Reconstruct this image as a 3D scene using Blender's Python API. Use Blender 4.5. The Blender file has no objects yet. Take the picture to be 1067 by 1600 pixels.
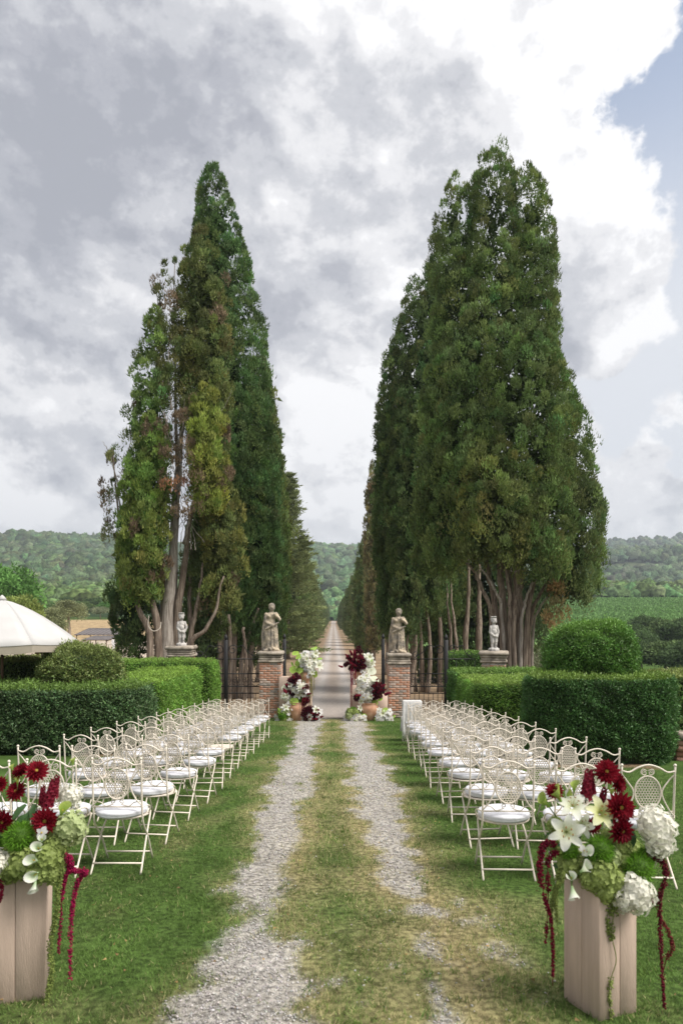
import bpy, bmesh, math, random
import numpy as np
from mathutils import Vector, Matrix

sc = bpy.context.scene
COL = sc.collection
R = math.radians
# ------------------------------------------------------------------ camera
EYE, FPX, CX, HY = 1.6, 1050.0, 521.0, 965.0      # eye height (m), focal length and principal lines of a 1067 x 1600 frame
cam_d = bpy.data.cameras.new("camera")
cam = bpy.data.objects.new("camera", cam_d)
COL.objects.link(cam)
cam.location = (0, 0, EYE)
cam.rotation_euler = (R(90), 0, 0)
cam_d.sensor_fit = 'VERTICAL'
cam_d.sensor_height = 36.0
cam_d.lens = FPX / 1600 * 36
cam_d.shift_x = (533.5 - CX) / 1600
cam_d.shift_y = (HY - 800) / 1600
cam_d.clip_start = 0.05
cam_d.clip_end = 20000
cam_d.dof.use_dof = True
cam_d.dof.focus_distance = 9.0
cam_d.dof.aperture_fstop = 2.6
sc.camera = cam

# ------------------------------------------------------------------ sky, sun, exposure
SUN_AZ, SUN_EL = R(112), R(52)         # azimuth clockwise from the avenue axis (+Y)
world = bpy.data.worlds.new("World")
sc.world = world
world.use_nodes = True
wt = world.node_tree
wt.nodes.clear()
def WN(t, **k):
    n = wt.nodes.new(t)
    for a, v in k.items(): setattr(n, a, v)
    return n
def wl(a, b): wt.links.new(a, b)
def wmath(op, a, b=None, c=None, clamp=False):
    n = WN('ShaderNodeMath', operation=op); n.use_clamp = clamp
    for i, v in enumerate((a, b, c)):
        if v is None: continue
        if isinstance(v, (int, float)): n.inputs[i].default_value = v
        else: wl(v, n.inputs[i])
    return n.outputs[0]
def wrange(v, a, b, c=0.0, d=1.0, smooth=True):
    n = WN('ShaderNodeMapRange'); n.interpolation_type = 'SMOOTHSTEP' if smooth else 'LINEAR'
    wl(v, n.inputs[0])
    for i, q in enumerate((a, b, c, d)): n.inputs[i + 1].default_value = q
    return n.outputs[0]
def wmix(f, a, b):
    n = WN('ShaderNodeMix', data_type='RGBA')
    if isinstance(f, (int, float)): n.inputs[0].default_value = f
    else: wl(f, n.inputs[0])
    for i, v in ((6, a), (7, b)):
        if isinstance(v, tuple): n.inputs[i].default_value = (*v, 1)
        else: wl(v, n.inputs[i])
    return n.outputs[2]
tc = WN('ShaderNodeTexCoord')
nrm = WN('ShaderNodeVectorMath', operation='NORMALIZE'); wl(tc.outputs['Generated'], nrm.inputs[0])
DIR = nrm.outputs[0]
def wnoise(scale, detail=6, rough=.55, dist=0.0, off=(0, 0, 0), stretch=(1, 1, 1)):
    m = WN('ShaderNodeMapping'); wl(DIR, m.inputs[0])
    m.inputs['Location'].default_value = off; m.inputs['Scale'].default_value = stretch
    n = WN('ShaderNodeTexNoise'); wl(m.outputs[0], n.inputs[0])
    n.inputs['Scale'].default_value = scale; n.inputs['Detail'].default_value = detail
    n.inputs['Roughness'].default_value = rough; n.inputs['Distortion'].default_value = dist
    return n.outputs[0]
def lobe(px, py, rad):
    """a soft-edged region of cloud round one direction of the sky"""
    v = Vector(((px - CX) / FPX, 1, (HY - py) / FPX)).normalized()
    d = WN('ShaderNodeVectorMath', operation='DISTANCE'); wl(DIR, d.inputs[0]); d.inputs[1].default_value = v
    return wrange(d.outputs['Value'], rad / FPX, 0.0)
def wsum(terms):
    o = None
    for w, t in terms:
        t = wmath('MULTIPLY', t, w)
        o = t if o is None else wmath('ADD', o, t)
    return o
sep = WN('ShaderNodeSeparateXYZ'); wl(DIR, sep.inputs[0])
NZ = sep.outputs['Z']
sky = WN('ShaderNodeTexSky'); sky.sky_type = 'NISHITA'; sky.sun_disc = False
sky.sun_elevation = SUN_EL; sky.sun_rotation = SUN_AZ
sky.air_density = 1.0; sky.dust_density = 1.5; sky.ozone_density = 1.0
SKYK = 0.09
skyc = WN('ShaderNodeVectorMath', operation='SCALE'); wl(sky.outputs[0], skyc.inputs[0]); skyc.inputs['Scale'].default_value = SKYK
# cloud deck: soft masses of two sizes plus puffs, relief-lit from the bright side of the sky
def puff(scale, detail, rough, off, stretch, dist=.0, shift=(0, 0, 0)):
    m = WN('ShaderNodeMapping'); wl(DIR, m.inputs[0])
    m.inputs['Location'].default_value = tuple(o + d * t for o, d, t in zip(off, shift, stretch)); m.inputs['Scale'].default_value = stretch
    n = WN('ShaderNodeTexNoise'); wl(m.outputs[0], n.inputs[0])
    n.inputs['Scale'].default_value = scale; n.inputs['Detail'].default_value = detail; n.inputs['Roughness'].default_value = rough; n.inputs['Distortion'].default_value = dist
    return n.outputs[0]
nA = puff(2.3, 3, .5, (3.1, 1.2, .4), (1, 1, 1.25), .3)
pB = dict(scale=4.6, detail=8, rough=.60, off=(.3, 5.2, 2.4), stretch=(1, 1, 1.35), dist=.15)
nB = puff(**pB); nB2 = puff(shift=(.030, .0, .034), **pB)
pC = dict(scale=13.0, detail=7, rough=.62, off=(7.3, 2.2, 1.4), stretch=(1, 1, 1.3), dist=.1)
nC = puff(**pC); nC2 = puff(shift=(.011, .0, .014), **pC)
relief = wmath('ADD', wmath('MULTIPLY', wmath('SUBTRACT', nB, nB2), 2.7), wmath('MULTIPLY', wmath('SUBTRACT', nC, nC2), 1.5))
thick = wsum([(.62, nA), (.95, nB), (.35, nC),
              (.13, lobe(90, 200, 330)), (.13, lobe(575, 200, 180)), (.16, lobe(430, 520, 240)), (.10, lobe(60, 420, 250)),
              (.20, lobe(905, 450, 110)), (.08, lobe(330, 90, 230)), (.15, lobe(690, 170, 150)), (.07, lobe(220, 330, 200)),
              (-.15, lobe(455, 345, 95)), (-.14, lobe(490, 110, 100)), (-.25, lobe(940, 280, 210)), (-.22, lobe(890, 70, 170)),
              (-.26, lobe(520, 690, 200)), (-.16, lobe(160, 470, 90)), (-.08, lobe(150, 130, 90)), (-.14, lobe(620, 420, 90)), (-.10, lobe(40, 720, 170)),
              (-.08, lobe(380, 20, 110)), (-.25, lobe(1042, 505, 70)), (-.22, lobe(1050, 615, 80)), (-.25, lobe(955, 550, 60)), (-.2, lobe(900, 650, 80)), (-.2, lobe(1000, 700, 80))])
thick = wmath('ADD', thick, wrange(NZ, .35, .0, 0, -.10))
grey = wmath('SUBTRACT', wrange(thick, .76, 1.28, smooth=False), relief, clamp=True)
ramp = WN('ShaderNodeValToRGB'); wl(grey, ramp.inputs[0]); cr = ramp.color_ramp; cr.interpolation = 'EASE'
cr.elements[0].position = 0.0; cr.elements[0].color = (.605, .60, .605, 1)
cr.elements[1].position = 1.0; cr.elements[1].color = (.225, .232, .262, 1)
for pos, c in ((.22, (.50, .497, .508)), (.55, (.355, .359, .382)), (.8, (.265, .27, .30))):
    e = cr.elements.new(pos); e.color = (*c, 1)
cloud = ramp.outputs[0]
# the broken edge of the deck: clear sky beyond it, and small cumulus there
edge = wsum([(.85, nB), (.75, nC), (1.0, lobe(1190, 170, 300)), (.62, lobe(1120, 560, 270)), (.42, lobe(990, 630, 180)), (-.48, lobe(1042, 518, 62)),
             (-.5, lobe(1050, 630, 85)), (-.5, lobe(955, 558, 52)), (-.3, lobe(1010, 330, 170)), (-.4, lobe(925, 470, 140)), (-.35, lobe(900, 660, 60)),
             (-.30, lobe(1010, 710, 55)), (-.2, lobe(990, 50, 90))])
clear = wrange(edge, 1.16, 1.26)
hz = wrange(NZ, .66, .34)
skyhaze = wmix(wmath('MULTIPLY_ADD', hz, .72, .22), skyc.outputs[0], (.46, .47, .495))
full = wmix(clear, cloud, skyhaze)
# below the horizon: dull ground tone
full = wmix(wrange(NZ, .0, -.08), full, (.10, .11, .07))
bg = WN('ShaderNodeBackground'); wl(full, bg.inputs[0]); bg.inputs[1].default_value = 1.0
wo = WN('ShaderNodeOutputWorld'); wl(bg.outputs[0], wo.inputs[0])

sun_d = bpy.data.lights.new("sun", 'SUN')
sun_d.energy = 3.0; sun_d.angle = R(32); sun_d.color = (1.0, .95, .88)
sun = bpy.data.objects.new("sun", sun_d); COL.objects.link(sun)
sv = Vector((math.sin(SUN_AZ) * math.cos(SUN_EL), math.cos(SUN_AZ) * math.cos(SUN_EL), math.sin(SUN_EL)))
sun.rotation_euler = sv.to_track_quat('Z', 'Y').to_euler()
sun.location = (20, 10, 40)

vs = sc.view_settings
vs.view_transform = 'Standard'; vs.look = 'None'; vs.exposure = 0.85; vs.gamma = 1.0; vs.use_curve_mapping = False
sc.render.engine = 'CYCLES'
sc.cycles.use_denoising = True
sc.cycles.max_bounces = 6; sc.cycles.diffuse_bounces = 3; sc.cycles.glossy_bounces = 2
sc.cycles.transmission_bounces = 3; sc.cycles.transparent_max_bounces = 6; sc.cycles.volume_bounces = 0
sc.cycles.caustics_reflective = False; sc.cycles.caustics_refractive = False

# ------------------------------------------------------------------ helpers
rng = np.random.default_rng(7)
random.seed(7)
def at(px, py, d):
    """point of the place at distance d (m) that the photograph shows at px, py"""
    return Vector(((px - CX) * d / FPX, d, EYE - (py - HY) * d / FPX))
def smooth(a, b, x):
    t = np.clip((np.asarray(x, float) - a) / (b - a), 0, 1); return t * t * (3 - 2 * t)
_tab = np.random.default_rng(3).random((256, 256))
def vnoise(x, y):
    x = np.asarray(x, float); y = np.asarray(y, float)
    xi = np.floor(x).astype(int); yi = np.floor(y).astype(int)
    fx = x - xi; fy = y - yi
    fx = fx * fx * (3 - 2 * fx); fy = fy * fy * (3 - 2 * fy)
    a = _tab[xi & 255, yi & 255]; b = _tab[(xi + 1) & 255, yi & 255]
    c = _tab[xi & 255, (yi + 1) & 255]; d = _tab[(xi + 1) & 255, (yi + 1) & 255]
    return (a * (1 - fx) + b * fx) * (1 - fy) + (c * (1 - fx) + d * fx) * fy
def fbm(x, y, o=4):
    x = np.asarray(x, float); y = np.asarray(y, float)
    s = 0; a = .5; t = 0
    for k in range(o):
        s = s + a * vnoise(x + 17.3 * k, y + 9.1 * k); t += a; a *= .5; x = x * 2.03; y = y * 2.03
    return s / t
def gz(x, y):
    """height of the ground"""
    x = np.asarray(x, float); y = np.asarray(y, float)
    c = np.interp(y, [-200, 0, 22, 35, 60, 95, 450, 560, 900, 1400, 2400, 6000], [3, 0, -1.676, -2.35, -3.1, -3.6, -3.6, 2, 60, 128, 110, 90])
    l = np.interp(y, [-200, 0, 22, 35, 60, 90, 112, 165, 330, 420, 560, 900, 1300, 1700, 3000, 6000], [3, 0, -1.676, -1.8, -2.2, -2.7, -1.9, .9, 6, 10, 24, 85, 160, 150, 120, 90])
    r = np.interp(y, [-200, 0, 20, 28, 60, 105, 150, 330, 490, 640, 900, 1400, 1900, 2600, 6000], [3, 0, -1.52, -2.2, -7.2, -7.0, -3.4, 9.8, 17, 16, 62, 146, 222, 200, 150])
    far = smooth(420, 620, y)
    wl_ = smooth(-10, -22, x) * (1 - far) + smooth(-.10, -.24, x / np.maximum(y, 1)) * far
    wr_ = smooth(8, 20, x) * (1 - far) + smooth(.06, .28, x / np.maximum(y, 1)) * far
    z = c * (1 - wl_ - wr_) + l * wl_ + r * wr_
    und = (fbm(x / 260 + 5, y / 260 + 3, 3) - .5) * 60 * smooth(550, 1300, y)
    und = und + (fbm(x / 700 + 1, y / 700 + 8, 2) - .5) * 60 * smooth(900, 1700, y)
    return z + und
def gzf(x, y): return float(gz(x, y))

# ---- materials
def mat(name, col, rough=.8, var=.15, scale=8.0, bump=0.0, bscale=60.0, spec=.3, attr=False, trans=0.0, col2=None, metal=0.0, detail=5, coord='Object', stretch=(1, 1, 1), lo=.38, hi=.62, sheen=0):
    m = bpy.data.materials.new(name); m.use_nodes = True
    t = m.node_tree; N = t.nodes; p = N['Principled BSDF']; L = t.links.new
    tcn = N.new('ShaderNodeTexCoord'); mp = N.new('ShaderNodeMapping'); L(tcn.outputs[coord], mp.inputs[0]); mp.inputs['Scale'].default_value = stretch
    nz = N.new('ShaderNodeTexNoise'); nz.inputs['Scale'].default_value = scale; nz.inputs['Detail'].default_value = detail; L(mp.outputs[0], nz.inputs[0])
    rm = N.new('ShaderNodeMapRange'); L(nz.outputs[0], rm.inputs[0]); rm.inputs[1].default_value = lo; rm.inputs[2].default_value = hi
    mx = N.new('ShaderNodeMix'); mx.data_type = 'RGBA'; L(rm.outputs[0], mx.inputs[0])
    if attr:
        at_ = N.new('ShaderNodeVertexColor'); at_.layer_name = 'Col'
        mu = N.new('ShaderNodeMix'); mu.data_type = 'RGBA'; mu.blend_type = 'MULTIPLY'; mu.inputs[0].default_value = 1
        mx.inputs[6].default_value = (1 - var,) * 3 + (1,); mx.inputs[7].default_value = (1 + var,) * 3 + (1,)
        L(at_.outputs[0], mu.inputs[6]); L(mx.outputs[2], mu.inputs[7]); out = mu.outputs[2]
    else:
        if col2 is None:
            mx.inputs[6].default_value = tuple(c * (1 - var) for c in col) + (1,); mx.inputs[7].default_value = tuple(min(1, c * (1 + var)) for c in col) + (1,)
        else:
            mx.inputs[6].default_value = (*col, 1); mx.inputs[7].default_value = (*col2, 1)
        out = mx.outputs[2]
    L(out, p.inputs['Base Color'])
    p.inputs['Roughness'].default_value = rough; p.inputs['Specular IOR Level'].default_value = spec; p.inputs['Metallic'].default_value = metal
    if sheen: p.inputs['Sheen Weight'].default_value = sheen
    if bump:
        n2 = N.new('ShaderNodeTexNoise'); n2.inputs['Scale'].default_value = bscale; n2.inputs['Detail'].default_value = 6; L(mp.outputs[0], n2.inputs[0])
        bn = N.new('ShaderNodeBump'); bn.inputs['Strength'].default_value = bump; bn.inputs['Distance'].default_value = .02; L(n2.outputs[0], bn.inputs['Height']); L(bn.outputs[0], p.inputs['Normal'])
    if trans:
        tr = N.new('ShaderNodeBsdfTranslucent'); L(out, tr.inputs['Color'])
        ms = N.new('ShaderNodeMixShader'); ms.inputs[0].default_value = trans
        L(p.outputs[0], ms.inputs[1]); L(tr.outputs[0], ms.inputs[2]); L(ms.outputs[0], N['Material Output'].inputs['Surface'])
    return m

# ---- mesh building
def link(o, parent=None):
    COL.objects.link(o)
    if parent is not None: o.parent = parent
    return o
def np_mesh(name, V, F, col=None, smoothed=False):
    """V (n,3), F list of index arrays of equal row length, or one array; col (n,3) vertex colours"""
    V = np.asarray(V, np.float32)
    Fs = F if isinstance(F, (list, tuple)) else [F]
    Fs = [np.asarray(f, np.int32) for f in Fs if len(f)]
    me = bpy.data.meshes.new(name)
    me.vertices.add(len(V)); me.vertices.foreach_set('co', V.ravel())
    idx = np.concatenate([f.ravel() for f in Fs]); tot = np.concatenate([np.full(len(f), f.shape[1], np.int32) for f in Fs])
    me.loops.add(len(idx)); me.loops.foreach_set('vertex_index', idx)
    st = np.concatenate([[0], np.cumsum(tot)[:-1]]).astype(np.int32)
    me.polygons.add(len(tot)); me.polygons.foreach_set('loop_start', st); me.polygons.foreach_set('loop_total', tot)
    if smoothed: me.polygons.foreach_set('use_smooth', np.ones(len(tot), bool))
    if col is not None:
        ca = me.color_attributes.new('Col', 'FLOAT_COLOR', 'POINT')
        c4 = np.ones((len(V), 4), np.float32); c4[:, :3] = col; ca.data.foreach_set('color', c4.ravel())
    me.update(calc_edges=True); me.validate()
    return me
def ob(name, me, m, parent=None, loc=None):
    if m is not None and not me.materials: me.materials.append(m)
    o = bpy.data.objects.new(name, me)
    if loc is not None: o.location = loc
    return link(o, parent)
def empty(name, loc=(0, 0, 0), rz=0):
    o = bpy.data.objects.new(name, None); o.location = loc; o.rotation_euler = (0, 0, rz); o.empty_display_size = .1
    return link(o)
def tag(o, label=None, cat=None, group=None, kind=None):
    if label: o['label'] = label
    if cat: o['category'] = cat
    if group: o['group'] = group
    if kind: o['kind'] = kind
    return o
class MB:
    """collects shapes; .mesh() makes ONE mesh of them"""
    def __init__(s): s.V = []; s.Q = []; s.T = []; s.C = []; s.n = 0
    def add(s, V, Q=(), T=(), col=None):
        V = np.asarray(V, float)
        if len(Q): s.Q.append(np.asarray(Q, int) + s.n)
        if len(T): s.T.append(np.asarray(T, int) + s.n)
        s.V.append(V); s.n += len(V)
        s.C.append(np.tile(np.asarray(col if col is not None else (1, 1, 1), float), (len(V), 1)) if col is None or np.ndim(col) == 1 else np.asarray(col))
        return s
    def box(s, lo, hi, rz=0, bev=0, col=None, taper=1.0):
        lo = np.array(lo, float); hi = np.array(hi, float)
        if bev <= 0:
            X = np.array([[0, 0, 0], [1, 0, 0], [1, 1, 0], [0, 1, 0], [0, 0, 1], [1, 0, 1], [1, 1, 1], [0, 1, 1]], float)
            V = lo + X * (hi - lo)
            Q = [[0, 3, 2, 1], [4, 5, 6, 7], [0, 1, 5, 4], [1, 2, 6, 5], [2, 3, 7, 6], [3, 0, 4, 7]]
        else:
            c = (lo + hi) / 2; h = (hi - lo) / 2
            rings = []
            for (zz, ins) in ((-h[2], bev), (-h[2] + bev, 0), (h[2] - bev, 0), (h[2], bev)):
                a, b = h[0] - ins, h[1] - ins; k = bev * .7 if ins == 0 else 0.0
                k = max(k, bev * .3)
                pts = [(-a + k, -b), (a - k, -b), (a, -b + k), (a, b - k), (a - k, b), (-a + k, b), (-a, b - k), (-a, -b + k)]
                rings.append([(c[0] + p[0], c[1] + p[1], c[2] + zz) for p in pts])
            V = np.array(sum(rings, [])); Q = []; 
            for r_ in range(3):
                for i in range(8): Q.append([r_ * 8 + i, r_ * 8 + (i + 1) % 8, r_ * 8 + 8 + (i + 1) % 8, r_ * 8 + 8 + i])
            Q += [[0, 3, 2, 1], [0, 5, 4, 3], [0, 7, 6, 5], [24, 25, 26, 27], [24, 27, 28, 29], [24, 29, 30, 31]]
        if taper != 1.0:
            t = (V[:, 2] - lo[2]) / (hi[2] - lo[2]); k = 1 + (taper - 1) * t; cc = (lo + hi) / 2
            V[:, 0] = cc[0] + (V[:, 0] - cc[0]) * k; V[:, 1] = cc[1] + (V[:, 1] - cc[1]) * k
        if rz:
            cc = (lo + hi) / 2; ca, sa = math.cos(rz), math.sin(rz); d = V - cc
            V = np.stack([cc[0] + d[:, 0] * ca - d[:, 1] * sa, cc[1] + d[:, 0] * sa + d[:, 1] * ca, V[:, 2]], 1)
        return s.add(V, Q, col=col)
    def tube(s, pts, rad, n=6, cap=True, col=None):
        P = np.asarray([tuple(p) for p in pts], float); m = len(P)
        r = np.full(m, rad, float) if np.ndim(rad) == 0 else np.asarray(rad, float)
        T = np.gradient(P, axis=0); T /= np.linalg.norm(T, axis=1)[:, None] + 1e-12
        up = np.array([0, 0, 1.0]) if abs(T[0][2]) < .9 else np.array([0, 1.0, 0])
        u = np.cross(T[0], up); u /= np.linalg.norm(u)
        V = np.zeros((m, n, 3)); a = np.arange(n) * 2 * math.pi / n
        for i in range(m):
            u = u - T[i] * np.dot(u, T[i]); u /= np.linalg.norm(u) + 1e-12; w = np.cross(T[i], u)
            V[i] = P[i] + r[i] * (np.cos(a)[:, None] * u + np.sin(a)[:, None] * w)
        Q = [[i * n + j, i * n + (j + 1) % n, (i + 1) * n + (j + 1) % n, (i + 1) * n + j] for i in range(m - 1) for j in range(n)]
        T_ = []
        if cap:
            for b, o in ((0, -1), ((m - 1) * n, 1)):
                for j in range(1, n - 1): T_.append([b, b + j, b + j + 1] if o > 0 else [b, b + j + 1, b + j])
        return s.add(V.reshape(-1, 3), Q, T_, col)
    def lathe(s, prof, n=20, c=(0, 0, 0), col=None, sx=1, sy=1, wob=0):
        V = []; 
        for k, (r_, z) in enumerate(prof):
            for j in range(n):
                a = 2 * math.pi * j / n; rr = r_ * (1 + wob * math.sin(3 * a + k))
                V.append((c[0] + sx * rr * math.cos(a), c[1] + sy * rr * math.sin(a), c[2] + z))
        m = len(prof)
        Q = [[i * n + j, i * n + (j + 1) % n, (i + 1) * n + (j + 1) % n, (i + 1) * n + j] for i in range(m - 1) for j in range(n)]
        T_ = [[0, j + 1, j] for j in range(1, n - 1)] + [[(m - 1) * n, (m - 1) * n + j, (m - 1) * n + j + 1] for j in range(1, n - 1)]
        return s.add(V, Q, T_, col)
    def mesh(s, name, smoothed=False, col=False):
        return np_mesh(name, np.concatenate(s.V), [np.concatenate(x) for x in (s.Q, s.T) if x], np.concatenate(s.C) if col else None, smoothed)
    def build(s, name, m, parent=None, loc=None, smoothed=False, col=False):
        return ob(name, s.mesh(name, smoothed, col), m, parent, loc)
def curve(ctrl, n=24):
    """Catmull-Rom through the control points"""
    P = [np.array(tuple(c), float) for c in ctrl]; P = [2 * P[0] - P[1]] + P + [2 * P[-1] - P[-2]]
    out = []; seg = len(P) - 3; per = max(2, n // seg)
    for i in range(seg):
        a, b, c, d = P[i:i + 4]
        for k in range(per):
            t = k / per
            out.append(.5 * ((2 * b) + (c - a) * t + (2 * a - 5 * b + 4 * c - d) * t * t + (3 * b - a - 3 * c + d) * t ** 3))
    out.append(P[-2]); return np.array(out)
def unit(v): return v / (np.linalg.norm(v, axis=-1, keepdims=True) + 1e-9)
def leaf_tris(P, D, L, W, r=None):
    """one slim triangle per point: P base, D direction, L length, W width"""
    r = r or rng; n = len(P)
    side = unit(np.cross(D, r.normal(size=(n, 3)))); L = np.broadcast_to(L, n)[:, None]; W = np.broadcast_to(W, n)[:, None]
    V = np.stack([P - side * W * .5, P + side * W * .5, P + D * L], 1).reshape(-1, 3)
    return V, np.arange(3 * n).reshape(-1, 3)
def copy_tree(o, parent=None):
    c = o.copy(); COL.objects.link(c); c.parent = parent
    for ch in list(o.children): copy_tree(ch, c)
    return c
def sub(o, root):
    o.parent = root; return o

# ------------------------------------------------------------------ ground
GREEN = np.array((.085, .145, .034)); DRY = np.array((.37, .31, .16)); GRAV = np.array((.43, .41, .39)); DIRT = np.array((.20, .145, .09))
def track(x, y):
    """share of gravel 0..1 and of dry grass 0..1 on the lawn"""
    x = np.asarray(x, float); y = np.asarray(y, float)
    w = (fbm(x * 2.1, y * 1.6, 4) - .5); w2 = (fbm(x * 6 + 40, y * 5 + 9, 3) - .5); w3 = (fbm(x * .9 + 4, y * .6 + 29, 2) - .5)
    ya = [2.0, 3.0, 3.7, 4.3, 5.0, 5.56, 8, 12, 19.5, 22]
    l0 = np.interp(y, ya, [-.78, -.72, -.68, -.68, -.70, -.73, -.80, -.88, -1.02, -1.05]); l1 = np.interp(y, ya, [-.16, -.16, -.20, -.30, -.38, -.42, -.36, -.34, -.33, -.33])
    r0 = np.interp(y, [2, 3.4, 4.4, 5.2, 7.2, 19.5], [.28, .35, .42, .44, .31, .28]); r1 = np.interp(y, [2, 3.4, 4.4, 5.2, 8.8, 19.5], [.70, .66, .66, .71, .82, .89])
    e = w * .40 + w2 * .34
    dl = np.minimum(x - l0, l1 - x) + e * .95; dr = np.minimum(x - r0, r1 - x) + e * 1.1 - np.interp(y, [3.4, 4.4, 5.2], [.16, .04, 0])
    g = np.maximum(smooth(-.07, .09, dl), smooth(-.07, .09, dr))
    loose = .7 * smooth(.15, .34, w2 + w * .4) * smooth(1.15, .8, np.abs(x)) * smooth(6.5, 4, y)      # thin gravel between tufts nearer the villa
    g = np.maximum(g, loose * .85)
    g = np.maximum(g, smooth(20.9, 21.5, y + w * .8) * smooth(1.9, 1.5, np.abs(x)))
    near = np.minimum(np.minimum(np.abs(x - l0), np.abs(x - l1)), np.minimum(np.abs(x - r0), np.abs(x - r1)))
    dry = smooth(.42, .02, near) * .42 + smooth(l0, l0 + .1, x) * smooth(r1 + .1, r1, x) * .30
    dry = dry + smooth(.25, .9, x) * smooth(1.25, .9, x) * smooth(7.0, 4.0, y) * .28
    dry = np.clip(dry + w * 1.1 + w3 * .5 * smooth(2.2, .8, np.abs(x)), 0, 1) * smooth(2.6, 1.1, np.abs(x) - .15 * w)
    return g, dry
M_lawn = mat('lawn_turf', GREEN, .95, .45, 26, .9, 130, .1, attr=True, detail=8)
def lawn():
    xs = np.arange(-4.6, 5.2, .06); ys = np.arange(1.2, 21.9, .06)
    X, Y = np.meshgrid(xs, ys); g, d = track(X, Y)
    Z = gz(X, Y) + .012 + (fbm(X * 3, Y * 3, 3) - .5) * .02 - g * .004
    soil = GREEN * .8
    n1 = fbm(X * 1.3, Y * 1.3, 4)[..., None]
    c = soil * (1 - d[..., None]) + (DRY * .85) * d[..., None]
    c = c * (.75 + .5 * n1)
    n2 = fbm(X * 9, Y * 9, 3)[..., None]
    gc = GRAV * (.72 + .4 * n2) * (1 - .12 * (n1 < .42)) + 0 * c
    gcol = gc * (1 - .25 * d[..., None]) + DRY * .25 * d[..., None]
    c = c * (1 - g[..., None]) + gcol * g[..., None]
    soil_ = (smooth(10.55, 10.95, Y + .5 * (n1[..., 0] - .5)) * smooth(2.75, 3.05, X) + smooth(11.9, 12.3, Y + .5 * (n1[..., 0] - .5)) * smooth(-3.2, -3.5, X)).clip(0, 1)[..., None]
    c = c * (1 - soil_) + DIRT * (.6 + .7 * n2) * soil_
    ny, nx = X.shape
    i = np.arange((ny - 1) * (nx - 1)); i = i // (nx - 1) * nx + i % (nx - 1)
    me = np_mesh('lawn', np.stack([X, Y, Z], -1).reshape(-1, 3), np.stack([i, i + 1, i + nx + 1, i + nx], 1), c.reshape(-1, 3), True)
    o = ob('lawn', me, M_lawn); o['kind'] = 'structure'
lawn()
M_ground = mat('ground_earth', GREEN, .95, .28, .9, .5, 9, .1, attr=True, detail=10)
def axis(a, b, near, far_, n0):
    """grid lines: fine round 0, coarser outwards"""
    t = np.linspace(-1, 1, n0); k = 5.2
    s = np.sinh(t * k) / np.sinh(k); return np.where(s < 0, -s * a, s * b)
def ground():
    xs = axis(-4200, 4200, 0, 0, 210); ys = np.concatenate([np.linspace(-60, 20, 24)[:-1], 20 + (np.sinh(np.linspace(0, 1, 230) * 5.2) / np.sinh(5.2)) * 5600])
    X, Y = np.meshgrid(xs, ys); Z = gz(X, Y)
    lw = (np.abs(X - .3) < 4.7) & (Y > 1.4) & (Y < 21.7); Z = Z - .04 * lw
    n = fbm(X / 3, Y / 3, 4)[..., None]; nb = fbm(X / 60, Y / 60, 4)[..., None]
    green = np.array((.055, .10, .022)); c = green * (.8 + .4 * n)
    def put(w, col):
        nonlocal c
        c = c * (1 - w[..., None]) + np.asarray(col) * w[..., None]
    litter = np.array((.25, .18, .115)) * (.75 + .5 * n)
    put(smooth(20.5, 22.5, Y) * smooth(15, 11, np.abs(X)) * smooth(520, 480, Y), litter)
    tan = np.array((.36, .265, .15)) * (.9 + .2 * nb)
    sand = np.array((.42, .35, .285)) * (.92 + .16 * n)
    put(smooth(-10.5, -12, X) * smooth(26, 32, Y) * smooth(116, 104, Y), sand)
    put(smooth(-11, -13, X) * smooth(104, 112, Y) * smooth(178, 168, Y + 8 * nb[..., 0]), tan)
    wood = np.array((.035, .06, .025)) * (.8 + .4 * nb)
    put(smooth(-12, -30, X) * smooth(180, 200, Y), wood)
    put(smooth(12, 20, X) * smooth(120, 140, Y), np.array((.16, .27, .09)) * (.9 + .2 * nb))
    put(smooth(320, 345, Y) * smooth(12, 30, X), wood)
    put(smooth(500, 560, Y), wood)
    clear = smooth(.56, .62, fbm(X / 330 + 3, Y / 330 + 1.7, 3)) * smooth(900, 1000, Y)
    put(clear * .8, (.16, .17, .09))
    ny, nx = X.shape
    i = np.arange((ny - 1) * (nx - 1)); i = i // (nx - 1) * nx + i % (nx - 1)
    me = np_mesh('ground', np.stack([X, Y, Z], -1).reshape(-1, 3), np.stack([i, i + 1, i + nx + 1, i + nx], 1), c.reshape(-1, 3), True)
    o = ob('ground', me, M_ground); o['kind'] = 'structure'
ground()
M_road = mat('road_gravel', (.3, .28, .26), .95, .16, 14, .6, 60, .15, attr=True, detail=9)
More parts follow.
